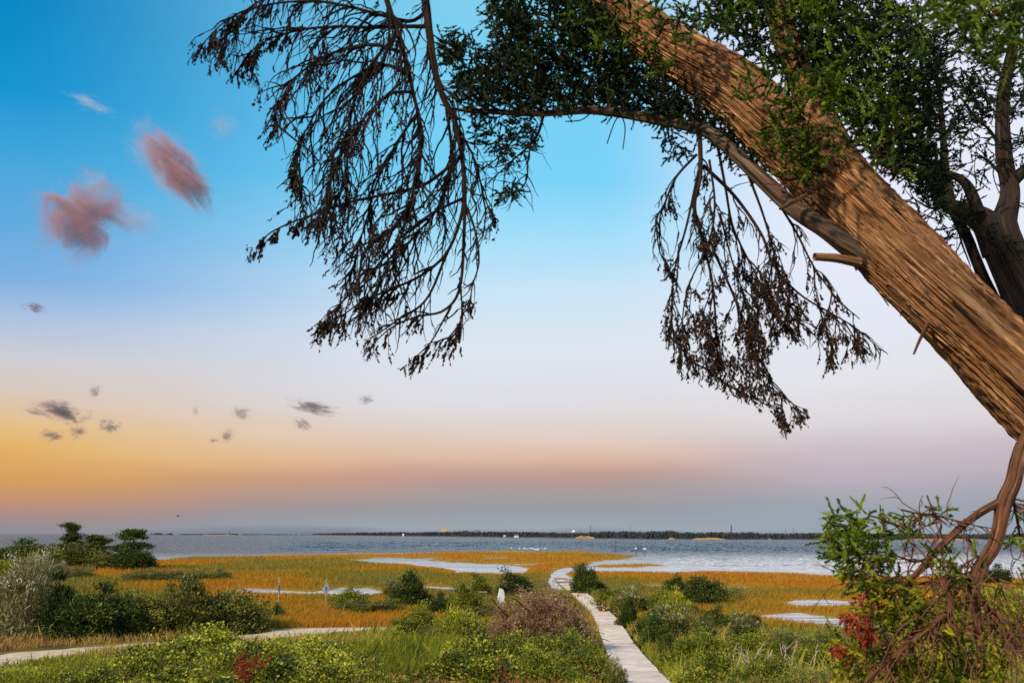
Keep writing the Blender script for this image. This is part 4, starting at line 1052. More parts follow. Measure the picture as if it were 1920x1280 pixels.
B2 = [stroke(q, 16) for q in ([(1884, 300, 7.5), (1860, 250, 7.5), (1830, 220, 7.5), (1790, 170, 7.5)], [(1880, 230, 7.5), (1910, 190, 7.5), (1940, 150, 7.5)], [(1884, 150, 7.5), (1850, 110, 7.5), (1800, 90, 7.5)], [(1735, 300, 7.5), (1700, 270, 7.5)], [(1768, 260, 7.7), (1800, 210, 7.7), (1830, 160, 7.7)], [(1890, 340, 7.5), (1850, 300, 7.5), (1820, 290, 7.5)],
                              [(1780, 385, 7.5), (1745, 390, 7.5), (1710, 370, 7.5)], [(1812, 398, 7.5), (1800, 440, 7.5), (1820, 500, 7.5)], [(1880, 190, 7.5), (1840, 180, 7.6), (1770, 140, 7.6), (1740, 60, 7.6)], [(1904, 60, 7.5), (1870, 20, 7.5), (1830, -10, 7.5)])]
g = Geo(); add_strokes(g, B2, [.018] * 10, [.004] * 10, 6)
b2 = twig_layer(B2, 150, (.1, .45), 7, .02, None, .0045, spread=.9)
g.build("branch", m_twig, t2, local=O2)
g = Geo()
pos, px, py = fill_region([(1650, -60), (1960, -60), (1960, 330), (1880, 340), (1850, 300), (1830, 380), (1790, 470), (1740, 430), (1700, 350), (1690, 200)], 900, 7.0, 8.4, rng, .52, 46, 71)
sprays(pos, unit(rand_dirs(len(pos), rng)), rng.uniform(.07, .14, len(pos)), 16, rng, g, leaf=(.022, .045), w=.011)
pos, tan, u = sample_on(b2, 420, rng, .3, 1)
sprays(pos, unit(tan + rand_dirs(len(pos), rng) * .6), rng.uniform(.06, .12, len(pos)), 14, rng, g, leaf=(.022, .045), w=.011)
g.build("foliage", m_cedar_dark, t2, local=O2)
# ------------------------------------------------------------------ shrubs
m_l_dark = leaf_mat("dark juniper leaves", [(0.008, 0.018, 0.005), (0.038, 0.066, 0.009), (0.17, 0.20, 0.020)], .22)
m_l_green = leaf_mat("fresh green leaves", [(0.022, 0.040, 0.007), (0.14, 0.17, 0.014), (0.50, 0.47, 0.045)], .3)
m_l_olive = leaf_mat("olive leaves", [(0.016, 0.024, 0.007), (0.095, 0.108, 0.018), (0.36, 0.34, 0.06)], .25)
m_l_sage = leaf_mat("grey green leaves", [(0.05, 0.055, 0.022), (0.21, 0.20, 0.075), (0.52, 0.48, 0.25)], .3)
m_l_leafy = leaf_mat("glossy broad leaves", [(0.014, 0.028, 0.006), (0.06, 0.09, 0.009), (0.36, 0.37, 0.03), (0.62, 0.56, 0.07)], .25, .5)
m_l_soft = leaf_mat("soft green leaves", [(0.03, 0.04, 0.012), (0.15, 0.16, 0.035), (0.42, 0.40, 0.12)], .3)
m_l_lime = leaf_mat("yellow green leaves", [(0.06, 0.09, 0.010), (0.25, 0.28, 0.020), (0.58, 0.52, 0.05)], .3)
m_l_brown = leaf_mat("dead brown leaves", [(0.045, 0.024, 0.013), (0.27, 0.155, 0.080), (0.58, 0.38, 0.22)], .25)
m_l_white = leaf_mat("cream seed heads", [(0.38, 0.34, 0.22), (0.58, 0.53, 0.40), (0.72, 0.68, 0.56)], .3)
m_stem = plain_mat("brown shrub stems", (0.05, 0.032, 0.022), (0.14, 0.095, 0.065), 8, .9)
m_pale = plain_mat("bleached twigs", (0.28, 0.21, 0.15), (0.50, 0.40, 0.30), 8, .9)
m_orange = leaf_mat("orange and red leaves", [(0.16, 0.015, 0.006), (0.40, 0.06, 0.01), (0.60, 0.22, 0.02)], .25)

def crown(rng, clumps, per, leaf, wid, up=.3, lump=.5, shell=.45, shape='round', spread=.075, pts_only=False):
    """clumps of leaves filling a unit crown (1 wide, 1 tall)"""
    d = rand_dirs(clumps, rng); d[:, 2] = np.abs(d[:, 2]) * 1.0 - .12
    d = unit(d)
    rr_x = np.where(rng.uniform(size=clumps) < .10, rng.uniform(1.1, 1.32, clumps), 1.0) if shape == 'round' else 1.0
    lob = rr_x + lump * (fbm(d[:, 0] * 2.5 + 5, d[:, 1] * 2.5, d[:, 2] * 2.5, int(rng.integers(999)), 3) - .5) * 2.4
    rr = rng.uniform(shell, 1, clumps) ** .6 * lob
    c = d * rr[:, None] * np.array([.5, .5, .92])
    if shape == 'cone':
        h = np.clip(c[:, 2], 0, 1); k = (1.12 - h) ** .75; c[:, :2] *= k[:, None] * 1.1
    if shape == 'column':
        c[:, 2] = c[:, 2] * .55 + rng.uniform(0, .5, clumps)
    if shape == 'pads':
        np_ = 34; hv = np.sort(rng.uniform(.30, 1.0, np_)); hv[-1] = .98
        q = rng.integers(0, np_, clumps); oa = rng.uniform(0, 2 * math.pi, np_); orr = rng.uniform(.05, .44, np_) * np.where(hv < .6, .75, 1.35 - hv)
        wdt = rng.uniform(.07, .19, np_); wdt[-1] = .09
        a = rng.uniform(0, 2 * math.pi, clumps); ra = np.sqrt(rng.uniform(0, 1, clumps)) * wdt[q]
        c = np.stack([np.cos(a) * ra + np.cos(oa[q]) * orr[q], np.sin(a) * ra + np.sin(oa[q]) * orr[q], hv[q] + rng.normal(size=clumps) * .022 + ra * .12], -1)
    c[:, 2] = np.maximum(c[:, 2], .03)
    if pts_only:
        return c
    dirc = unit(c - np.array([0, 0, .25]))
    b = np.repeat(c, per, 0) + rng.normal(size=(clumps * per, 3)) * spread * np.array([1, 1, .8]) * (np.array([.7, .7, .3]) if shape == 'pads' else 1)
    dd = unit(np.repeat(dirc, per, 0) * .7 + np.array([0, 0, up]) + rng.normal(size=(clumps * per, 3)) * .55)
    n = len(b)
    v, f = blades(b, dd, rng.uniform(.7, 1.3, n) * leaf, rng.uniform(.7, 1.3, n) * wid, rng)
    rn = np.repeat(rng.uniform(0, 1, clumps), per) * .55 + rng.uniform(0, .45, n)
    return v, f, np.repeat(rn, 4), c

def stems(rng, cl, n, r=.014, K=7):
    pick = cl[rng.choice(len(cl), n)]
    st_ = np.c_[rng.normal(size=(n, 2)) * .035, np.full(n, -.06)]
    t = np.linspace(0, 1, K)[None, :, None]
    mid_ = st_ * .4 + pick * .6; mid_[:, :2] *= .55
    pts = st_[:, None] * (1 - t) ** 2 + 2 * mid_[:, None] * t * (1 - t) + pick[:, None] * t ** 2
    pts = pts + rng.normal(size=pts.shape) * .008
    return tubes(pts, np.full((n, 1), r) * (1 - .75 * np.linspace(0, 1, K))[None], 5)

KINDS = {
    #            clumps per leaf  wid   up   lump shell shape    material
    'juniper':  (210, 56, .072, .026, .35, .50, .35, 'round', m_l_dark),
    'cedar':    (210, 56, .078, .024, .55, .45, .25, 'cone', m_l_dark),
    'myrtle':   (200, 52, .066, .028, .30, .55, .35, 'round', m_l_olive),
    'green':    (200, 52, .066, .028, .45, .55, .35, 'round', m_l_green),
    'sage':     (260, 34, .090, .016, .60, .55, .30, 'round', m_l_sage),
    'lime':     (200, 40, .090, .020, .90, .50, .30, 'round', m_l_lime),
    'leafy':    (230, 30, .075, .042, .70, .65, .30, 'round', m_l_leafy),
    'pine':     (260, 40, .060, .014, .55, .3, .3, 'pads', m_l_dark),
    'seedy':    (210, 36, .066, .024, .45, .55, .30, 'round', m_l_olive),
    'bush':     (230, 38, .066, .018, .50, .55, .30, 'round', m_l_soft),
}
PROTO = {}
def proto(kind, var):
    key = (kind, var)
    if key in PROTO:
        return PROTO[key], False
    cl_, per, lf, wd, up, lump, shell, shp, mt = KINDS[kind]
    rng = np.random.default_rng(abs(hash(kind)) % 1 + sum(map(ord, kind)) * 13 + var)
    root = thing({'juniper': 'juniper_shrub', 'cedar': 'cedar_shrub', 'pine': 'pine_tree', 'myrtle': 'wax_myrtle', 'sage': 'saltbush', 'seedy': 'flowering_shrub', 'lime': 'soft_shrub', 'leafy': 'leafy_shrub', 'green': 'green_shrub', 'bush': 'grey_shrub'}[kind], 'x', 'x')
    v, f, rn, c = crown(rng, cl_, per, lf, wd, up, lump, shell, shp)
    g = Geo(); g.add(v, f, rn); g.build('foliage', mt, root)
    g = Geo(); v, f = stems(rng, c, 26 if kind != 'sage' else 60, .012); g.add(v, f)
    if kind == 'pine':
        k = np.array([[[0, 0, -.05], [.03, 0, .2], [.09, .02, .42], [.02, 0, .7], [.0, 0, .92]]]); v, f = tubes(k, np.array([[.035, .03, .024, .016, .006]]), 7); g.add(v, f)
    g.build('trunk' if kind == 'pine' else 'stem', m_pale if kind in ('sage',) else m_stem, root)
    if kind in ('seedy', 'sage'):
        top = c[(c[:, 2] > (.55 if kind == 'seedy' else .62))]
        top = top[rng.choice(len(top), min(len(top), 46 if kind == 'seedy' else 34), replace=False)]
        b = np.repeat(top, 26, 0) + rng.normal(size=(len(top) * 26, 3)) * .030 + np.array([0, 0, .03])
        v, f = blades(b, unit(rand_dirs(len(b), rng) + np.array([0, 0, .7])), np.full(len(b), .04), np.full(len(b), .016), rng)
        g = Geo(); g.add(v, f, np.repeat(rng.uniform(0, 1, len(b)), 4)); g.build('blossoms', m_l_white, root)
    PROTO[key] = root
    return root, True

VAR = {}
def plant(kind, px, py, w, h, label, cat='shrub', group=None, rz=None, deep=.9):
    k = VAR.get(kind, 0); VAR[kind] = k + 1
    src, fresh = proto(kind, k % 3)
    o = src if fresh else copy_tree(src)
    q = ground_at(px, py); s = q[1] / F
    o.location = tuple(q + np.array([0, 0, -.03])); o.scale = (w * s, w * s * deep, h * s)
    o.rotation_euler = (0, 0, (k * 2.4) % 6.283 if rz is None else rz)
    if 'group' in o: del o['group']
    tag(o, label, cat, group)
    return o

ROW = 'shrubs in the row along the sandy track'
plant('sage', 34, 1200, 132, 150, "tall grey feathery saltbush at the left edge of the track row", group=ROW)
plant('cedar', 108, 1199, 84, 100, "dark slim cedar shrub tight beside the tall grey saltbush", group=ROW)
plant('juniper', 172, 1198, 120, 102, "broad bright topped juniper in the middle of the track row", group=ROW)
plant('juniper', 232, 1196, 76, 62, "low dark juniper filling the gap right of the broad juniper", group=ROW)
plant('myrtle', 268, 1192, 92, 84, "thin crowned olive shrub between low juniper and tall olive bush", group=ROW)
plant('myrtle', 340, 1190, 88, 98, "tallest olive bush in the right half of the track row", group=ROW)
plant('myrtle', 432, 1185, 124, 84, "round dark olive bush closing the right end of the track row", group=ROW)
plant('juniper', 132, 1186, 60, 70, "dark juniper behind the gap between the two cedars", group=ROW)
BACK = 'trees of the far left grove'
plant('pine', 127, 1062, 66, 74, "tallest flat topped pine of the left grove, standing against the water", 'tree', BACK)
plant('pine', 180, 1064, 76, 56, "lower spreading pine between the two taller grove pines", 'tree', BACK)
plant('pine', 247, 1066, 96, 66, "wide dark layered pine at the right end of the grove", 'tree', BACK)
plant('myrtle', 214, 1066, 80, 34, "low thicket under the wide layered pine", group='thickets of the left grove')
plant('myrtle', 150, 1064, 90, 42, "dense thicket under the tallest flat topped pine", group='thickets of the left grove')
plant('juniper', 30, 1066, 120, 54, "dark thicket cut by the left frame edge before the water", group='thickets of the left grove')
plant('myrtle', 78, 1064, 80, 46, "olive thicket between the edge thicket and the tallest pine", group='thickets of the left grove')
plant('juniper', 250, 1068, 70, 42, "dark low skirt of scrub at the foot of the layered pine", group='thickets of the left grove')
plant('lime', 24, 1086, 84, 40, "yellow green shrub behind the tall grey saltbush", group='pale shrubs before the grove')
plant('lime', 66, 1084, 60, 34, "small yellow shrub right of the saltbush top", group='pale shrubs before the grove')
plant('bush', 92, 1080, 62, 36, "pale green shrub beside the small dark round bush", group='pale shrubs before the grove')
plant('juniper', 103, 1094, 32, 34, "small dark round bush alone in front of the grove", group='shrubs before the grove')
plant('sage', 116, 1086, 34, 26, "pale saltbush touching the small dark round bush", group='shrubs before the grove')
plant('bush', 150, 1083, 56, 24, "soft grey mound under the grove's middle pine", group='grey mounds at the marsh edge')
for k, (x_, w_) in enumerate(((258, 50), (298, 60), (338, 46), (372, 44), (412, 40))):
    plant('bush', x_, 1090 - (k > 2) * 2, w_ * 1.25, 24 - 2 * (k > 2), ["leftmost grey mound in the low hedge crossing the marsh", "largest grey mound of the low marsh hedge", "middle grey mound of the low marsh hedge", "fourth grey mound of the low marsh hedge", "rightmost faint grey mound ending the low marsh hedge"][k], group='low hedge mounds in the marsh')
MID = 'shrubs behind the sandy track'
plant('cedar', 520, 1163, 34, 36, "small dark cedar under the edge-on sign", group=MID)
plant('green', 658, 1143, 60, 40, "bright round bush right of the diamond sign", group=MID)
plant('cedar', 766, 1140, 84, 62, "dark pointed juniper with a broad foot by the pool", group=MID)
plant('seedy', 737, 1122, 36, 34, "white flowering sprigs against the dark pointed juniper", group=MID)
plant('juniper', 829, 1158, 52, 46, "compact dark bush right of the pointed juniper", group=MID)
plant('green', 874, 1150, 54, 54, "tall thin green shrub left of the wooden bench", group=MID)
plant('green', 902, 1122, 40, 46, "loose yellowing shrub standing behind the wooden bench", group=MID)
plant('juniper', 968, 1122, 72, 50, "rounded dark bush behind the leaning white board", group=MID)
plant('bush', 650, 1151, 66, 24, "dry seedy tuft below the bright round bush", group=MID)
plant('myrtle', 700, 1153, 96, 30, "low brown olive scrub left of the compact bush", group=MID)
plant('myrtle', 900, 1166, 90, 26, "dark low scrub under the wooden bench", group=MID)
FRONT = 'soft shrubs in front of the track'
plant('green', 790, 1196, 70, 58, "round grass green shrub at the end of the sandy track", group=FRONT)
plant('green', 756, 1200, 56, 40, "lower green shrub beside the track end", group=FRONT)
plant('lime', 852, 1200, 92, 66, "tall yellow green feathery shrub left of the brush mound", group=FRONT)
plant('sage', 882, 1200, 44, 38, "pale tufted saltbush between feathery shrub and brush mound", group=FRONT)
plant('lime', 902, 1192, 40, 26, "small vivid lime bush against the brush mound", group=FRONT)
plant('bush', 800, 1206, 44, 34, "dull grey green shrub before the feathery shrub", group=FRONT)
plant('lime', 742, 1212, 50, 34, "small lime shrub in the open grass", group=FRONT)
BWALK = 'shrubs beside the boardwalk'
plant('juniper', 1094, 1113, 42, 58, "tall dark juniper on the right of the boardwalk end", group=BWALK)
plant('juniper', 1119, 1112, 28, 28, "little dark juniper beside the tall boardwalk juniper", group=BWALK)
plant('lime', 1054, 1128, 30, 26, "round yellow green bush left of the boardwalk bend", group=BWALK)
plant('juniper', 1270, 1114, 42, 34, "smaller of two dark bushes at the golden marsh edge", group=BWALK)
plant('juniper', 1320, 1136, 74, 56, "larger of two dark bushes at the golden marsh edge", group=BWALK)
plant('bush', 1366, 1128, 70, 26, "grey scrub tapering right from the larger dark bush", group=BWALK)
S_ = 'scrub right of the boardwalk'
SCR = [
    ('green', 1150, 1138, 66, 34, "low green shrub just right of the boardwalk bend"),
    ('lime', 1154, 1146, 32, 28, "light green shrub touching the boardwalk's right edge"),
    ('seedy', 1190, 1156, 76, 56, "white topped shrub high in the right scrub"),
    ('cedar', 1180, 1176, 40, 52, "dark cedar standing close to the boardwalk edge"),
    ('green', 1240, 1150, 66, 44, "fresh green shrub below the smaller dark bush"),
    ('lime', 1272, 1160, 62, 52, "yellow tipped shrub in front of the two dark bushes"),
    ('green', 1230, 1186, 66, 52, "mid green shrub below the white topped shrub"),
    ('seedy', 1262, 1204, 92, 74, "big olive shrub with pale tips in the scrub's middle"),
    ('cedar', 1206, 1196, 40, 40, "dark green young cedar beside the wide boardwalk part"),
    ('cedar', 1226, 1216, 54, 58, "bright cedar two steps right of the boardwalk"),
    ('juniper', 1308, 1162, 30, 26, "small dark bush inside the yellow tipped scrub"),
    ('juniper', 1336, 1184, 48, 46, "dark upright bush right of the scrub's middle"),
    ('bush', 1322, 1198, 54, 52, "reddish dry shrub beside the dark upright bush"),
    ('lime', 1368, 1180, 56, 36, "pale green shrub near the reedy pool"),
    ('seedy', 1396, 1202, 62, 50, "cream flowered shrub below the reedy pool"),
    ('juniper', 1418, 1186, 34, 34, "dark green bush at the reedy pool's left end"),
    ('cedar', 1256, 1240, 48, 52, "dark cedar beside the near boardwalk edge"),
    ('green', 1288, 1262, 74, 66, "olive green shrub along the nearest boardwalk stretch"),
    ('green', 1318, 1246, 92, 60, "broad green shrub below the reddish dry shrub"),
    ('green', 1390, 1248, 96, 56, "broad green shrub below the cream flowered shrub"),
    ('bush', 1470, 1222, 96, 46, "grey green shrub right of the cream flowered shrub"),
    ('green', 1450, 1258, 90, 60, "green shrub with bare twigs before the grey green one"),
    ('bush', 1548, 1228, 100, 48, "grey green shrub beside the red creeper"),
    ('green', 1530, 1268, 96, 58, "green shrub at the frame bottom near the red creeper"),
    ('green', 1336, 1300, 104, 72, "wide green shrub at the bottom edge of the right scrub"),
    ('green', 1430, 1304, 110, 70, "dense green shrub at the bottom edge under bare twigs"),
    ('bush', 1530, 1308, 110, 60, "pale shrub at the bottom edge before the low limb"),
    ('leafy', 1296, 1306, 60, 50, "leafy shrub at the foot of the nearest boardwalk edge"),
    ('bush', 1640, 1226, 120, 56, "grey green shrub hidden behind the yellow cedar sprays"),
    ('lime', 1880, 1160, 110, 60, "yellow shrub glowing behind the hanging tendrils"),
    ('juniper', 1868, 1098, 56, 40, "dark bush by the water behind the low limb"),
    ('lime', 1780, 1180, 120, 70, "yellow green shrub behind the forked low branches"),
    ('green', 1900, 1230, 120, 80, "green shrub in the lower right corner behind tendrils"),
    ('lime', 1690, 1290, 120, 80, "yellow green shrub at the bottom beneath the low branches"),
    ('bush', 1820, 1296, 140, 80, "grey shrub at the bottom right under the tendrils"),
]
for a in SCR:
    plant(*a, group=S_)
LF = 'leafy shrubs in the left foreground'
LEAF = [
    (20, 1302, 110, 46, "yellow green leafy shrub in the lower left corner", 'lime'), (100, 1306, 100, 58, "yellow leafy shrub right of the lower left corner", 'lime'),
    (180, 1306, 90, 46, "mixed leafy shrub beside the corner shrubs", 'leafy'), (262, 1286, 100, 62, "leafy shrub at the left end of the dark leaf bank", 'leafy'),
    (320, 1262, 96, 56, "dark leafy shrub below the visible track end", 'leafy'), (402, 1240, 110, 58, "topmost leafy shrub hiding the middle of the track", 'leafy'),
    (330, 1310, 116, 56, "large leafy shrub at the bottom left of the red plant", 'leafy'), (418, 1290, 110, 66, "leafy shrub directly left of the red plant", 'leafy'),
    (500, 1262, 116, 54, "broad leafy shrub behind the red plant", 'leafy'), (520, 1310, 124, 66, "dense leafy shrub right of the red plant", 'leafy'),
    (596, 1270, 110, 58, "leafy shrub in the middle of the foreground bank", 'leafy'), (620, 1312, 110, 64, "leafy shrub at the bottom below the open grass", 'leafy'),
    (668, 1290, 80, 52, "leafy shrub at the right end of the foreground bank", 'leafy'), (710, 1316, 70, 50, "low leafy shrub under the orange red sprigs", 'leafy'),
    (840, 1290, 84, 66, "leafy shrub left of the bottom brush bushes", 'leafy'), (896, 1276, 96, 74, "tall leafy shrub with bare pale stems below the brush mound", 'leafy'),
    (960, 1262, 96, 62, "bright shrub under the brush mound's left foot", 'green'), (1030, 1254, 100, 60, "dark green shrub under the middle of the brush mound", 'green'),
    (1076, 1248, 76, 56, "green shrub at the brush mound's right foot", 'green'), (930, 1308, 120, 66, "leafy shrub with red berries at the bottom edge", 'leafy'),
    (1030, 1308, 112, 78, "dense green shrub at the bottom edge left of the boardwalk", 'green'), (1108, 1292, 80, 66, "green shrub at the boardwalk's near left edge", 'green'),
    (1104, 1316, 90, 36, "low lime shrub at the bottom beside the boardwalk", 'lime'), (200, 1258, 90, 22, "flat pale lime shrub along the lower track edge", 'lime'),
]
for x_, y_, w_, h_, lb, kd in LEAF:
    plant(kd, x_, y_, w_ * 1.22, h_ * 1.08, lb, group=LF)
plant('seedy', 1160, 1300, 40, 62, "thin seedy sprig rising against the near boardwalk", group='sprigs at the boardwalk')

# bare pale twigs standing in the right scrub
rng = np.random.default_rng(303)
for k, (x_, y_, lb) in enumerate(((1405, 1262, "bleached forked twig standing left in the right scrub"), (1478, 1262, "bleached forked twig nearest the low cedar limb"), (1424, 1276, "bleached antler shaped twig in the middle of the scrub"), (1366, 1270, "thin bleached twig over the broad green shrub"), (1512, 1272, "bleached twig at the scrub's right end"))):
    q = ground_at(x_, y_ + 10); o = thing("bare_twig", lb, "twig", q, "bleached twigs in the scrub")
    s = q[1] / F
    t1 = grow(np.array([[0, 0, 0.]] * 3), np.array([[.3, 0, 1], [-.4, .1, 1], [.1, 0, 1.]]), np.array([74, 60, 66]) * s, 9, rng, -.02, .16)
    ps, tn_, u_ = sample_on(list(t1), 12, rng, .35, .9)
    t2_ = grow(ps, unit(tn_ + rand_dirs(12, rng) * .9), rng.uniform(10, 26, 12) * s, 5, rng, -.03, .2)
    g = Geo(); v, f = tubes(t1, np.full((3, 1), 1.5 * s) * (1 - .6 * np.linspace(0, 1, 9))[None], 5); g.add(v, f); v, f = tubes(t2_, np.full((12, 1), .8 * s) * (1 - .6 * np.linspace(0, 1, 5))[None], 4); g.add(v, f)
    g.build("twig", m_pale, o)

# ------------------------------------------------------------------ the mound of dead brush
rng = np.random.default_rng(77)
q = ground_at(1012, 1226); s = q[1] / F
mound = thing("brush_mound", "big rounded mound of dead brown brush left of the boardwalk", "dead brush", q)
Wm, Hm = 94 * s, 122 * s
n = 110
a0 = rng.uniform(0, 2 * math.pi, n)
st_ = np.c_[np.cos(a0) * Wm * .35 * rng.uniform(0, 1, n), np.sin(a0) * Wm * .3 * rng.uniform(0, 1, n), np.zeros(n)]
d0 = unit(np.c_[np.cos(a0) * .75, np.sin(a0) * .6, rng.uniform(.7, 1.6, n)])
M1 = grow(st_, d0, rng.uniform(.6, .92, n) * Hm, 11, rng, .11, .14)
g = Geo(); v, f = tubes(M1, np.full((n, 1), 1.7 * s) * (1 - .7 * np.linspace(0, 1, 11))[None], 5); g.add(v, f); g.build("stem", m_stem, mound)
def shrink(p):
    e = np.sqrt((p[:, 0] / Wm) ** 2 + (p[:, 1] / (Wm * .8)) ** 2 + (np.maximum(p[:, 2], 0) / Hm) ** 2)
    return p * np.minimum(1, (1.0 + .1 * (fbm(p[:, 0], p[:, 1], p[:, 2], 3) - .5)) / np.maximum(e, 1e-3))[:, None]
g = Geo()
pos, tan, u = sample_on(list(M1), 4200, rng, .2, 1.0)
pos = shrink(pos)
M2 = grow(pos, unit(tan * .4 + rand_dirs(4200, rng) * .7 + np.array([0, 0, -.2])), rng.uniform(8, 30, 4200) * s, 6, rng, .14, .25)
v, f = tubes(M2, np.full((4200, 1), .55 * s) * rng.uniform(.6, 1.4, (4200, 1)) * (1 - .6 * np.linspace(0, 1, 6))[None], 4); g.add(v, f)
g.build("dry_twig", m_l_brown, mound)
c = crown(np.random.default_rng(5), 700, 1, .1, .1, lump=.16, shell=.55, pts_only=True) * np.array([2 * Wm, 2 * Wm * .8, Hm * 1.03])
b = np.repeat(c, 40, 0) + rng.normal(size=(700 * 40, 3)) * 4.5 * s
dd = unit(rand_dirs(len(b), rng) + np.array([0, 0, -.5]))
v, f = blades(b, dd, rng.uniform(2.5, 6, len(b)) * s, rng.uniform(.9, 1.9, len(b)) * s, rng)
g = Geo(); g.add(v, f, np.repeat(np.repeat(rng.uniform(0, 1, 700), 40) * .6 + rng.uniform(0, .4, len(b)), 4)); g.build("dead_leaves", m_l_brown, mound)
big = grow(np.array([[.1, -.2, .2], [-.4, -.3, .2], [.6, -.5, .2]]) * Wm * .5, np.array([[-.2, -.2, 1], [-.5, -.1, 1], [.3, -.2, 1]]), np.array([1.0, .95, .8]) * Hm, 10, rng, .03, .12)
v, f = tubes(big, np.full((3, 1), 2.6 * s) * (1 - .6 * np.linspace(0, 1, 10))[None], 6); g = Geo(); g.add(v, f); g.build("dark_branch", m_twig, mound)

# ------------------------------------------------------------------ red plants
def sprig(name, label, cat, px, py, w, h, mat_, n, seed, group=None):
    rng = np.random.default_rng(seed); q = ground_at(px, py); s = q[1] / F
    o = thing(name, label, cat, q, group)
    k = 7
    st_ = rng.normal(size=(k, 3)) * np.array([w * .12, w * .12, 0]) * s
    tw = grow(st_, unit(np.c_[rng.normal(size=(k, 2)) * .35 * w / h, np.ones(k)]), rng.uniform(.75, 1.05, k) * h * s, 8, rng, -.01, .1)
    g = Geo(); v, f = tubes(tw, np.full((k, 1), .8 * s) * (1 - .6 * np.linspace(0, 1, 8))[None], 5); g.add(v, f); g.build("stem", m_stem, o)
    pos, tan, u = sample_on(list(tw), n, rng, .45, 1.0)
    pos = pos + rng.normal(size=pos.shape) * w * .07 * s
    v, f = blades(pos, unit(rand_dirs(n, rng) + np.array([0, 0, .2])), rng.uniform(4, 8, n) * s, rng.uniform(2.2, 4.2, n) * s, rng)
    g = Geo(); g.add(v, f, np.repeat(rng.uniform(0, 1, n), 4)); g.build("leaves", mat_, o)
    return o
sprig("red_sumac", "scarlet leaved plant standing out in the left foreground shrubs", "plant", 458, 1318, 48, 96, m_red_leaf, 520, 1)
sprig("orange_sprig", "upper orange red sprig at the right end of the leafy bank", "plant", 702, 1284, 22, 56, m_orange, 46, 2, "orange sprigs in the grass")
sprig("orange_sprig", "lower left orange sprig near the bottom edge", "plant", 690, 1312, 24, 52, m_orange, 50, 3, "orange sprigs in the grass")
sprig("orange_sprig", "orange sprig right of the pair in the grass", "plant", 734, 1306, 22, 44, m_orange, 40, 4, "orange sprigs in the grass")
sprig("red_weed", "thin dull red weed in front of the brush mound shrubs", "plant", 944, 1316, 26, 84, m_red_leaf, 34, 5, "red weeds by the brush mound")
sprig("red_weed", "short dull red weed by the shrub with red berries", "plant", 958, 1320, 22, 60, m_red_leaf, 30, 6, "red weeds by the brush mound")
for k, (x_, y_, lb) in enumerate(((1132, 1148, "rust red ground plant at the boardwalk bend"), (1163, 1176, "rust red ground plant lower down the boardwalk edge"))):
    sprig("rusty_weed", lb, "plant", x_, y_, 24, 14, m_l_brown, 150, 8 + k, "rust plants along the boardwalk")

# ------------------------------------------------------------------ signs, bench, board
m_metal = plain_mat("weathered aluminium", (0.16, 0.20, 0.25), (0.28, 0.32, 0.37), 5, .5)
m_dark = plain_mat("dark bolt", (0.03, 0.03, 0.035), (0.05, 0.05, 0.055), 5, .6)
m_post = plain_mat("grey sign post", (0.22, 0.22, 0.22), (0.36, 0.36, 0.35), 9, .7)
m_wood = plain_mat("weathered timber", (0.10, 0.075, 0.055), (0.24, 0.19, 0.15), 5, .85)
m_white = plain_mat("chalky white board", (0.50, 0.52, 0.52), (0.70, 0.71, 0.70), 4, .7)
def diamond_sign(px, py, turn, label):
    q = ground_at(px, py); s = q[1] / F
    o = thing("diamond_sign", label, "sign", q, "diamond signs in the marsh", turn)
    g = Geo(); v, f = box(0, 0, 30 * s - .3, .055, .055, 62 * s + .3); g.add(v, f); g.build("post", m_post, o)
    hw, hh, zc = 7.5 * s * 1.0, 13 * s, 38 * s
    k = 16
    out_ = np.array([[0, -1], [.06, -.93], [.94, -.06], [1, 0], [.94, .06], [.06, .93], [0, 1], [-.06, .93], [-.94, .06], [-1, 0], [-.94, -.06], [-.06, -.93]]) * np.array([hw, hh])
    n = len(out_)
    fr_ = np.c_[out_[:, 0], np.full(n, -.045), out_[:, 1] + zc]; bk = fr_ + np.array([0, .012, 0])
    v = np.concatenate([fr_, bk, [[0, -.045, zc]], [[0, -.033, zc]]])
    g = Geo(); i = np.arange(n)
    g.add(v, np.stack([i, (i + 1) % n, np.full(n, 2 * n)], -1)); g.F.append(np.stack([n + (i + 1) % n, n + i, np.full(n, 2 * n + 1)], -1)); g.M.append(np.zeros(n))
    g.F.append(np.stack([i, n + i, n + (i + 1) % n, (i + 1) % n], -1)); g.M.append(np.zeros(n))
    pan = g.build("panel", m_metal, o)
    g = Geo(); v, f = box(0, -.05, zc + hh * .1, hw * .28, .008, hh * .42); g.add(v, f); g.build("mark", m_dark, pan)
    return o
diamond_sign(610, 1144, math.radians(12), "grey diamond shaped sign on a thin post facing the camera")
diamond_sign(521, 1142, math.radians(84), "diamond sign seen edge-on above the small dark cedar")
q = ground_at(905, 1136); s = q[1] / F
bench = thing("wooden_bench", "small dark timber bench in the brown grass beside the white board", "bench", q)
g = Geo(); v, f = box(0, 0, 25 * s, 17 * s, .34, 2.6 * s); g.add(v, f); g.build("seat", m_wood, bench)
for x_ in (-6.5, 6.5):
    g = Geo(); v, f = box(x_ * s, 0, 11.5 * s, 1.9 * s, .22, 25 * s); g.add(v, f); g.build("leg", m_wood, bench)
q = ground_at(940, 1138); s = q[1] / F
bd = thing("leaning_board", "pale white board leaning among the brush by a dark round bush", "board", q, rz=math.radians(24))
pts = np.array([[-10, 0], [6.5, 0], [8, 26], [5, 32], [0, 33]]) * s
th = .14; lean = .18
v0 = np.c_[pts[:, 0], pts[:, 1] * lean, pts[:, 1]]; v1 = v0 + np.array([0, th, 0]); n = len(pts); i = np.arange(n)
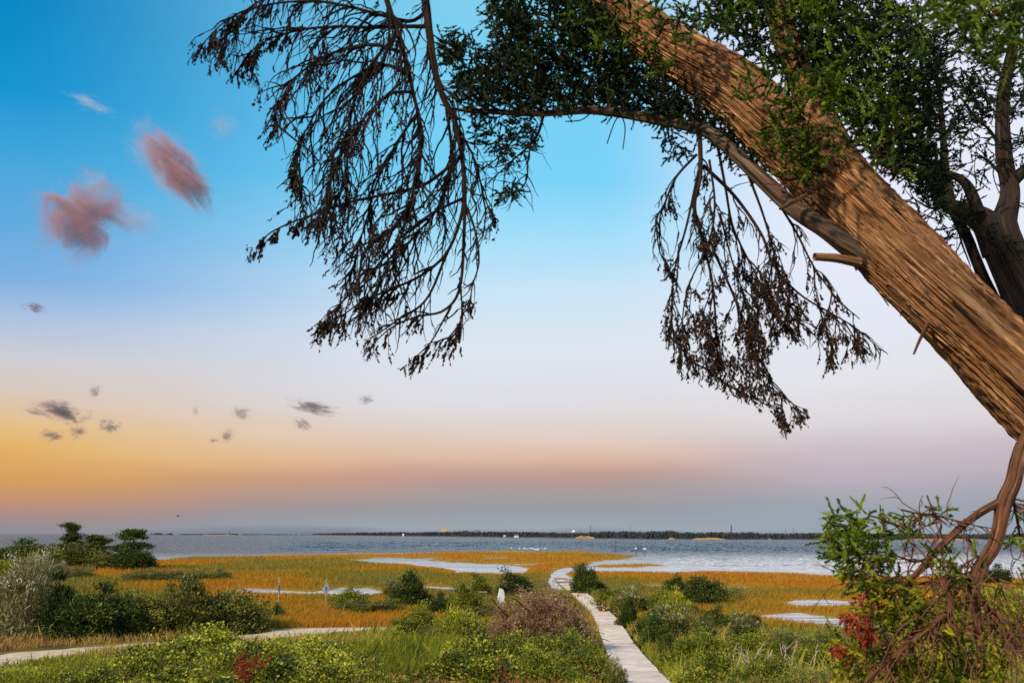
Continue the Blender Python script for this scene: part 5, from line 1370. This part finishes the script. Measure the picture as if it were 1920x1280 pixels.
g = Geo(); g.add(np.concatenate([v0, v1]), np.array([i])); g.F.append(np.array([(i + n)[::-1]])); g.M.append(np.zeros(1)); g.F.append(np.stack([i, i + n, (i + 1) % n + n, (i + 1) % n], -1)); g.M.append(np.zeros(n))
g.build("slab", m_white, bd)

# ------------------------------------------------------------------ posts and markers in the water
def water_at(px, py, z=0.0):
    d = ray(px, py); return CAM + d * ((z - CAM[2]) / d[..., 2])[..., None]
m_pile = plain_mat("brown piling", (0.12, 0.055, 0.03), (0.24, 0.12, 0.07), 2, .8)
q = water_at(1153.5, 1033); s = q[1] / F
o = thing("piling", "lone brown piling standing in the water right of the marsh tip", "post", q)
g = Geo(); v, f = tubes(np.array([[[0, 0, -1], [0, 0, 6 * s], [.03, 0, 13 * s], [.05, 0, 19 * s]]]), np.array([[.95, .9, .85, .8]]) * s, 8); g.add(v, f); g.build("shaft", m_pile, o)
g = Geo(); v, f = tubes(np.array([[[.05, 0, 19 * s], [.05, 0, 19.6 * s], [.05, 0, 20.4 * s]]]), np.array([[1.0, .9, .05]]) * s, 8); g.add(v, f); g.build("cap", m_pile, o)
for px, py, lb in ((1192.5, 1042, "left channel marker with pale board in the ripples"), (1209, 1043, "right channel marker with pale board in the ripples")):
    q = water_at(px, py); s = q[1] / F
    o = thing("channel_marker", lb, "marker", q, "channel markers off the marsh tip")
    g = Geo(); v, f = tubes(np.array([[[0, 0, -1], [0, 0, 5 * s], [0, 0, 11.5 * s]]]), np.full((1, 3), .7 * s), 8); g.add(v, f); g.build("post", m_pile, o)
    hw = 3.3 * s if px > 1200 else 2.2 * s
    g = Geo(); tri = np.array([[-hw, 12.5 * s], [hw, 12.8 * s], [hw * .35, 16 * s], [-hw * .5, 15.4 * s]]); v0 = np.c_[tri[:, 0], np.full(4, -.8 * s), tri[:, 1]]; v1 = v0 + np.array([0, .25 * s, 0]); i = np.arange(4)
    g.add(np.concatenate([v0, v1]), np.array([i, (i + 4)[::-1]])); g.F.append(np.stack([i, i + 4, (i + 1) % 4 + 4, (i + 1) % 4], -1)); g.M.append(np.zeros(4)); g.build("board", m_white, o)
    g = Geo(); v, f = box(0, -.3 * s, 11.6 * s, hw * 1.2, .8 * s, .8 * s); g.add(v, f); g.build("bracket", m_pile, o)

# ------------------------------------------------------------------ far shore
m_far = leaf_mat("hazed far pine wood", [(0.024, 0.036, 0.044), (0.046, 0.062, 0.070), (0.075, 0.090, 0.085)], .0)  # distance haze put into the bluish base colour
m_bank = plain_mat("orange sand bank", (0.28, 0.14, 0.04), (0.40, 0.23, 0.08), .05, .9)
m_farland = plain_mat("dark shore mud", (0.05, 0.045, 0.035), (0.10, 0.085, 0.06), .02, .95)
SH = [(585, 1002.6, 3), (640, 1003.4, 7), (720, 1004.3, 9), (800, 1005.2, 11), (900, 1006.4, 13), (1000, 1007.6, 13.5), (1080, 1008.8, 13), (1130, 1009.4, 15), (1200, 1010.2, 17), (1300, 1011, 15.5), (1400, 1011.2, 14.5), (1500, 1011.3, 14), (1600, 1011.5, 13.5), (1750, 1011.8, 13), (1920, 1012, 12.5), (2300, 1012.5, 12), (3200, 1014, 12)]
SH = np.array(SH)
def shore_pts(px):
    py = np.interp(px, SH[:, 0], SH[:, 1]); return water_at(px, py)
pxs = np.linspace(585, 3200, 260)
fr_ = shore_pts(pxs); far_dir = unit(np.c_[fr_[:, 0], fr_[:, 1], 0 * pxs])
rows = [fr_ + np.array([0, 0, -.5]), fr_ + far_dir * 12 + np.array([0, 0, .8]), fr_ + far_dir * 60 + np.array([0, 0, 1.6]), fr_ + far_dir * 900 + np.array([0, 0, 2.0])]
v = np.stack(rows, 1).reshape(-1, 3); n = len(pxs); i_, j_ = np.meshgrid(np.arange(n - 1), np.arange(3), indexing='ij')
f = np.stack([i_ * 4 + j_, (i_ + 1) * 4 + j_, (i_ + 1) * 4 + j_ + 1, i_ * 4 + j_ + 1], -1).reshape(-1, 4)
g = Geo(); g.add(v, f); tag(g.build("far_shore_land", m_farland, smooth=True), "low dark land along the far side of the sound", "land", kind="structure")
rng = np.random.default_rng(51); g = Geo()
n = 5200
px = 585 + (2600 - 585) * rng.uniform(0, 1, n) ** 1.15; base = shore_pts(px); s = base[:, 1] / F
hpx = np.interp(px, SH[:, 0], SH[:, 2]) * (.58 + .34 * fbm(px / 30., px * 0, seed=9, octv=4)) * rng.uniform(.75, 1.05, n)
depth = rng.uniform(8, 90, n) * (s / .6)
dr = unit(np.c_[base[:, 0], base[:, 1], 0 * px])
root_ = base + dr * depth[:, None] + np.array([0, 0, .8])
per = 34
hh = hpx * s
c = np.repeat(root_, per, 0); H = np.repeat(hh, per)
t = rng.uniform(.12, 1, n * per)
off = rand_dirs(n * per, rng) * (H * .26 * (1.05 - t * .75))[:, None]; off[:, 2] *= .4
b = c + off + np.stack([0 * t, 0 * t, t * H * .9], -1)
v, f = blades(b, unit(rand_dirs(n * per, rng) + np.array([0, 0, .5])), H * .26, H * .13, rng)
g.add(v, f, np.repeat(np.repeat(rng.uniform(0, .7, n), per) + rng.uniform(0, .3, n * per), 4))
tag(g.build("far_treeline", m_far), "dark pine wood lining the far shore of the sound", "treeline", kind="stuff")
# sandy banks under the wood
for a_, b_, h_, lb in ((1078, 1116, 5, "largest orange sand bank below the water tower"), (1253, 1267, 3.4, "smallest orange sand bank under the far wood"), (1297, 1362, 4, "long orange sand bank under the tall far mast"), (1440, 1446, 2.4, "tiny orange bank right of the tall far mast"), (1690, 1850, 3, "long orange bank behind the low cedar branches")):
    k = 20; px = np.linspace(a_, b_, k); p0 = shore_pts(px); s_ = p0[:, 1] / F; dr = unit(np.c_[p0[:, 0], p0[:, 1], 0 * px])
    hv = np.sin(np.linspace(0, math.pi, k)) ** .5 * h_ * s_ * (.7 + .5 * fbm(px / 5., px * 0, seed=13))
    r0_ = p0 - dr * 6 + np.array([0, 0, -.3]); r1_ = p0 - dr * 3 + np.stack([0 * hv, 0 * hv, hv * .75], -1); r2_ = p0 + dr * 3 + np.stack([0 * hv, 0 * hv, hv], -1); r3_ = p0 + dr * 10 - np.array([0, 0, .5])
    v = np.stack([r0_, r1_, r2_, r3_], 1).reshape(-1, 3); i_, j_ = np.meshgrid(np.arange(k - 1), np.arange(3), indexing='ij')
    f = np.stack([i_ * 4 + j_, (i_ + 1) * 4 + j_, (i_ + 1) * 4 + j_ + 1, i_ * 4 + j_ + 1], -1).reshape(-1, 4)
    g = Geo(); g.add(v, f); tag(g.build("sand_bank", m_bank), lb, "sand bank", "orange banks along the far shore", kind="structure")

m_yel = plain_mat("yellow painted wall", (0.44, 0.27, 0.07), (0.54, 0.35, 0.11), .2, .8)
m_redr = plain_mat("red painted wall", (0.30, 0.06, 0.06), (0.38, 0.10, 0.09), .2, .8)
m_grey_ = plain_mat("grey roof", (0.10, 0.10, 0.11), (0.16, 0.16, 0.17), .2, .8)
m_wht = plain_mat("white painted wall", (0.70, 0.70, 0.68), (0.80, 0.80, 0.78), .2, .7)
m_win = plain_mat("dark window glass", (0.02, 0.025, 0.03), (0.03, 0.035, 0.04), .2, .3)
m_steel = plain_mat("dark steel", (0.08, 0.05, 0.045), (0.13, 0.09, 0.08), .3, .7)
def house(px, pyb, w, h, wall, roof, label, behind=110, name="house", roofk=.4):
    base = shore_pts(px); s0 = base[1] / F; q = base + unit(np.array([base[0], base[1], 0])) * behind; s = q[1] / F
    z0 = CAM[2] - (pyb - 1000.5) * s
    o = thing(name, label, "building", (q[0], q[1], 0), "buildings on the far shore")
    W_, H_, D_ = w * s, h * s, max(w * s * .6, 8)
    zt = z0 + H_ * (1 - roofk)
    v, f = box(0, 0, zt / 2 + .2, W_, D_, zt - .4); g = Geo(); g.add(v, f); g.build("wall", wall, o)
    v = np.array([[-W_ * .54, -D_ * .55, zt], [W_ * .54, -D_ * .55, zt], [W_ * .54, D_ * .55, zt], [-W_ * .54, D_ * .55, zt], [-W_ * .3, 0, zt + H_ * roofk], [W_ * .3, 0, zt + H_ * roofk]])
    g = Geo(); g.add(v, np.array([[0, 1, 5, 4], [2, 3, 4, 5]])); g.F.append(np.array([[1, 2, 5], [3, 0, 4], ])); g.M.append(np.zeros(2)); g.F.append(np.array([[3, 2, 1, 0]])); g.M.append(np.zeros(1)); g.build("roof", roof, o)
    for k in range(3):
        v, f = box((k - 1) * W_ * .3, -D_ / 2 - .05, zt - H_ * .22, W_ * .12, .2, H_ * .22); g = Geo(); g.add(v, f); g.build("window", m_win, o)
    return o
house(832, 1000, 14, 7.5, m_yel, m_yel, "left yellow building rising over the far wood", 150)
house(895, 1000, 13, 6.5, m_yel, m_grey_, "right yellow building with dark roof over the far wood", 150)
house(875, 1000, 9, 5.5, m_redr, m_redr, "dark red building between the two yellow ones", 150)
house(968, 1006.5, 8, 5.5, m_wht, m_grey_, "pale house at the far waterline", -6)
house(946, 1006.5, 5, 3.6, m_yel, m_wht, "tiny tan house left of the pale waterline house", -6)
house(756, 1003.8, 3, 4, m_wht, m_wht, "tiny white waterside hut on the left of the far shore", -10)
house(1337, 1000, 5, 4, m_wht, m_wht, "white roof just showing over the far wood", 150)
house(1408, 1000, 6, 5, m_grey_, plain_mat("green roof", (0.10, 0.30, 0.22), (0.14, 0.36, 0.28), .2, .7), "green roofed hall over the far wood", 150)
base = shore_pts(1076); q = base + unit(np.array([base[0], base[1], 0])) * 150; s = q[1] / F
o = thing("water_tower", "white water tower rising over the far wood", "water tower", (q[0], q[1], 0))
ztop = CAM[2] + 7.6 * s; r_ = 3.4 * s
zz_ = np.array([-1, -.9, -.55, 0, .55, .9, 1.0]); rr_ = np.sqrt(np.maximum(1 - zz_ ** 2, .002))
v, f = tubes(np.stack([0 * zz_, 0 * zz_, ztop - r_ + zz_ * r_ * .8], -1)[None], (rr_ * r_)[None], 16); g = Geo(); g.add(v, f); g.build("tank", m_wht, o, smooth=True)
for dx, dy in ((-1, -1), (1, -1), (1, 1), (-1, 1)):
    v, f = tubes(np.array([[[dx * r_ * .75, dy * r_ * .75, 0], [dx * r_ * .6, dy * r_ * .6, ztop - 1.3 * r_]]]), np.full((1, 2), .35 * s), 6); g = Geo(); g.add(v, f); g.build("leg", m_wht, o)
def mast(px, top, w, label, base=None, dist=None):
    b0 = shore_pts(px) if base is None else base; q = b0 + unit(np.array([b0[0], b0[1], 0])) * (120 if dist is None else dist); s = q[1] / F
    o = thing("lattice_mast", label, "mast", (q[0], q[1], 0), "masts on the horizon"); zt = CAM[2] + (1000.5 - top) * s
    g = Geo(); w_ = w * s / 2; K = 9
    cor = [(-1, -1), (1, -1), (1, 1), (-1, 1)]
    tp = lambda t: w_ * (1.25 - .75 * t)
    for a_, b_ in cor:
        v, f = tubes(np.array([[[a_ * tp(0), b_ * tp(0), 0], [a_ * tp(1), b_ * tp(1), zt]]]), np.full((1, 2), w_ * .32), 4); g.add(v, f)
    for k in range(K):
        t0_, t1_ = k / K, (k + 1) / K
        for c_ in range(4):
            a_, b_ = cor[c_], cor[(c_ + 1) % 4]
            v, f = tubes(np.array([[[a_[0] * tp(t0_), a_[1] * tp(t0_), zt * t0_], [b_[0] * tp(t1_), b_[1] * tp(t1_), zt * t1_]]]), np.full((1, 2), w_ * .22), 4); g.add(v, f)
    g.build("lattice", m_steel, o)
    v, f = tubes(np.array([[[0, 0, zt], [0, 0, zt + 2.2 * s]]]), np.full((1, 2), w_ * .25), 5); g = Geo(); g.add(v, f); g.build("antenna", m_steel, o)
mast(1107.5, 985, 1.0, "thin mast just right of the water tower"); mast(1088, 992, .9, "shortest mast touching the water tower"); mast(1182, 986, .7, "faint mast over the highest part of the far wood")
mast(1372, 984, 1.8, "thickest mast over the far wood, right of the orange banks"); mast(1474, 990, .6, "left of two faint masts beyond the low branches"); mast(1489, 988, .6, "right of two faint masts beyond the low branches")

# faint islands on the open horizon
ISL = [(228, 318, 2.6, "longest dark island on the left horizon behind the pines"), (338, 380, 1.4, "thin dark island between the two longer horizon islands"), (384, 442, 1.8, "reddish low island with a small light tower"), (446, 520, 1.1, "thin broken island left of the far wooded shore"), (520, 580, 1.0, "faintest island touching the far wooded shore")]
for k, (a_, b_, h_, lb) in enumerate(ISL):
    D = 5200.; rng = np.random.default_rng(90 + k); s = D / F
    pm = (a_ + b_) / 2; c = P(pm, 1000.5, D); o = thing("island", lb, "island", (c[0], c[1], 0), "islands on the left horizon")
    n = 40; u_ = np.linspace(-1, 1, n); half = (b_ - a_) / 2 * s
    top = 1.0 + h_ * .35 * s * (1 - u_ ** 6)
    v = np.stack([np.c_[u_ * half, -40 + 0 * u_, -2 + 0 * u_], np.c_[u_ * half, -20 + 0 * u_, top], np.c_[u_ * half, 60 + 0 * u_, top], np.c_[u_ * half, 90 + 0 * u_, -2 + 0 * u_]], 1).reshape(-1, 3)
    i_, j_ = np.meshgrid(np.arange(n - 1), np.arange(3), indexing='ij'); f = np.stack([i_ * 4 + j_, (i_ + 1) * 4 + j_, (i_ + 1) * 4 + j_ + 1, i_ * 4 + j_ + 1], -1).reshape(-1, 4)
    g = Geo(); g.add(v, f); g.build("bank", m_bank if k == 2 else m_farland, o)
    m_ = int((b_ - a_) * 9); uu = rng.uniform(-1, 1, m_); kp = fbm(uu * half / s / 5., uu * 0, seed=k + 70) > .42; uu = uu[kp]; m_ = len(uu)
    hh = h_ * s * rng.uniform(.5, 1.1, m_); bb = np.repeat(np.c_[uu * half, rng.uniform(-15, 50, m_), np.full(m_, 1.0)], 12, 0); H = np.repeat(hh, 12); t = rng.uniform(.3, 1, m_ * 12)
    v, f = blades(bb + rand_dirs(m_ * 12, rng) * (H * .4)[:, None] * np.array([1, 1, .3]) + np.stack([0 * t, 0 * t, t * H], -1), rand_dirs(m_ * 12, rng), H * .5, H * .3, rng)
    g = Geo(); g.add(v, f, .3); g.build("wood", m_far, o)
mast(266.5, 991, 1.4, "pale tower on the longest horizon island beside the layered pine", P(266.5, 1000.5, 5100.) * np.array([1, 1, 0]), 0)
mast(430, 996, .9, "small light tower on the reddish low island", P(430, 1000.5, 5100.) * np.array([1, 1, 0]), 0)

# ------------------------------------------------------------------ gull
q = P(333, 967.5, 140.)
b_o = thing("gull", "tiny dark gull gliding over the left horizon", "bird", q, rz=math.radians(20))
k = 11; t = np.linspace(0, 1, k)
g = Geo(); body_r = .055 * np.sin(np.pi * (t * .94 + .03)) ** .7
V_ = np.stack([-.24 + .48 * t, 0 * t, .02 * np.sin(t * 3)], -1)
v, f = tubes(V_[None], body_r[None], 8); g.add(v, f)
for sg in (-1, 1):
    w_ = np.linspace(0, 1, 7); y_ = sg * (w_ * .55); zc_ = .02 + .16 * np.sin(w_ * 2.2); ch_ = .15 * (1 - w_ ** 2.2) + .02; xo = .04 + .06 * np.sin(w_ * 3) - .12 * w_ ** 2
    le = np.c_[xo + ch_ / 2, y_, zc_]; te = np.c_[xo - ch_ / 2, y_, zc_ - .004]; up_ = np.c_[xo, y_, zc_ + .014]
    v = np.stack([le, up_, te], 1).reshape(-1, 3); i_, j_ = np.meshgrid(np.arange(6), np.arange(3), indexing='ij'); j2_ = (j_ + 1) % 3
    g.add(v, np.stack([i_ * 3 + j_, i_ * 3 + j2_, (i_ + 1) * 3 + j2_, (i_ + 1) * 3 + j_], -1).reshape(-1, 4))
g.build("body", plain_mat("grey plumage", (0.06, 0.06, 0.065), (0.14, 0.14, 0.15), 8, .8), b_o, smooth=True)
# ------------------------------------------------------------------ clouds
m_vol = {}
def cloud_mat(name, color, dens, scale, thr):
    m, N, L, out = new_mat(name)
    t = N.new("ShaderNodeTexCoord")
    ln_ = N.new("ShaderNodeVectorMath"); ln_.operation = 'LENGTH'; L.new(t.outputs["Object"], ln_.inputs[0])
    nz_ = N.new("ShaderNodeTexNoise"); nz_.inputs["Scale"].default_value = scale; nz_.inputs["Detail"].default_value = 6; nz_.inputs["Roughness"].default_value = .70; nz_.inputs["Distortion"].default_value = 1.2
    oi = N.new("ShaderNodeObjectInfo")
    of = N.new("ShaderNodeVectorMath"); of.operation = 'ADD'; mlt = N.new("ShaderNodeVectorMath"); mlt.operation = 'SCALE'
    L.new(oi.outputs["Location"], mlt.inputs[0]); mlt.inputs["Scale"].default_value = .013
    L.new(t.outputs["Object"], of.inputs[0]); L.new(mlt.outputs[0], of.inputs[1]); L.new(of.outputs[0], nz_.inputs["Vector"])
    a = N.new("ShaderNodeMath"); a.operation = 'MULTIPLY_ADD'; L.new(ln_.outputs["Value"], a.inputs[0]); a.inputs[1].default_value = -.95; a.inputs[2].default_value = .30 - 1.25 + thr
    b_ = N.new("ShaderNodeMath"); b_.operation = 'MULTIPLY_ADD'; L.new(nz_.outputs["Fac"], b_.inputs[0]); b_.inputs[1].default_value = 2.5; L.new(a.outputs[0], b_.inputs[2])
    c = N.new("ShaderNodeMapRange"); c.interpolation_type = 'SMOOTHSTEP'; c.inputs["From Min"].default_value = 0; c.inputs["From Max"].default_value = .55; c.inputs["To Max"].default_value = dens
    L.new(b_.outputs[0], c.inputs["Value"])
    # nothing reaches the skin of the hull
    e = N.new("ShaderNodeMapRange"); e.interpolation_type = 'SMOOTHSTEP'; e.inputs["From Min"].default_value = 1.0; e.inputs["From Max"].default_value = .5; L.new(ln_.outputs["Value"], e.inputs["Value"])
    d = N.new("ShaderNodeMath"); d.operation = 'MULTIPLY'; L.new(c.outputs[0], d.inputs[0]); L.new(e.outputs[0], d.inputs[1])
    v = N.new("ShaderNodeVolumePrincipled"); v.inputs["Color"].default_value = tuple(color) + (1,); v.inputs["Anisotropy"].default_value = 0.0
    L.new(d.outputs[0], v.inputs["Density"]); L.new(v.outputs[0], out.inputs["Volume"])
    return m
m_pink = cloud_mat("sunlit pink cloud", (0.74, 0.44, 0.47), .036, 1.5, .35)  # pink sunlight put into the vapour colour, here and in the wisp
m_wisp = cloud_mat("thin pink wisp", (0.86, 0.68, 0.72), .014, 1.7, .22)
m_pale = cloud_mat("thin white wisp", (0.95, 0.92, 0.95), .018, 2.2, .12)
m_dkcl = cloud_mat("shaded low cloud", (0.42, 0.34, 0.36), .10, 2.4, .12)  # shade on the low clouds put into a dark volume colour
def cloud(px, py, w, h, tilt, mat_, label, D=2400., group=None, thick=.6):
    c = P(px, py, D); s = D / F
    me = bpy.data.meshes.new("cloud")
    import bmesh
    bm = bmesh.new(); bmesh.ops.create_icosphere(bm, subdivisions=3, radius=1.0); bm.to_mesh(me); bm.free()
    me.materials.append(mat_)
    o = bpy.data.objects.new("cloud", me); col.objects.link(o)
    o.location = tuple(c); o.scale = (w * s / 2, w * s / 2 * thick, h * s / 2)
    o.rotation_euler = (0, math.radians(tilt), 0)
    tag(o, label, "cloud", group)
    return o
PG = 'pink clouds in the upper left sky'
cloud(150, 405, 250, 250, 10, m_pink, "large rounded pink cloud at the far left", group=PG)
cloud(178, 345, 110, 130, -25, m_wisp, "pink plume rising from the large rounded cloud", group=PG)
cloud(255, 412, 170, 110, 20, m_wisp, "thin violet wisp trailing right of the rounded pink cloud", group=PG)
cloud(322, 315, 360, 190, 50, m_wisp, "soft pink veil around the long slanting cloud", group=PG)
cloud(335, 322, 330, 120, 50, m_pink, "long slanting pink cloud leaning down to the right", D=2380., group=PG)
cloud(170, 194, 190, 56, 20, m_pale, "white wisp highest in the left sky", group=PG)
cloud(420, 235, 130, 110, 35, m_wisp, "very faint pale veil near the drooping twigs", group=PG)
DG = 'small dark clouds low over the horizon'
for px, py, w, h, t, lb in (
    (112, 770, 130, 52, 12, "largest dark low cloud above the left pines"), (207, 799, 56, 34, 8, "round dark puff right of the largest low cloud"), (145, 809, 46, 36, -10, "dark puff just below the largest low cloud"),
    (98, 816, 60, 28, 0, "faint scrap at the lower left of the dark puffs"), (453, 775, 44, 36, 15, "single brownish puff in the middle of the low sky"), (367, 771, 22, 24, 0, "tiny scrap left of the single brownish puff"),
    (427, 815, 36, 40, 30, "dark hooked puff below the single brownish puff"), (399, 825, 28, 18, 0, "speck of cloud beside the dark hooked puff"), (588, 762, 110, 34, 10, "long thin dark streak below the hanging twigs"),
    (568, 795, 44, 30, 30, "small reddish scrap under the long thin streak"), (178, 735, 30, 44, 20, "thin curled wisp above the largest low cloud"), (686, 749, 42, 24, 0, "faint scrap right of the long thin streak"), (65, 577, 60, 26, 10, "faint grey wisp alone on the left between pink and dark clouds")):
    cloud(px, py, w * 1.6, h * 1.6, t, m_dkcl, lb, 2600., DG)
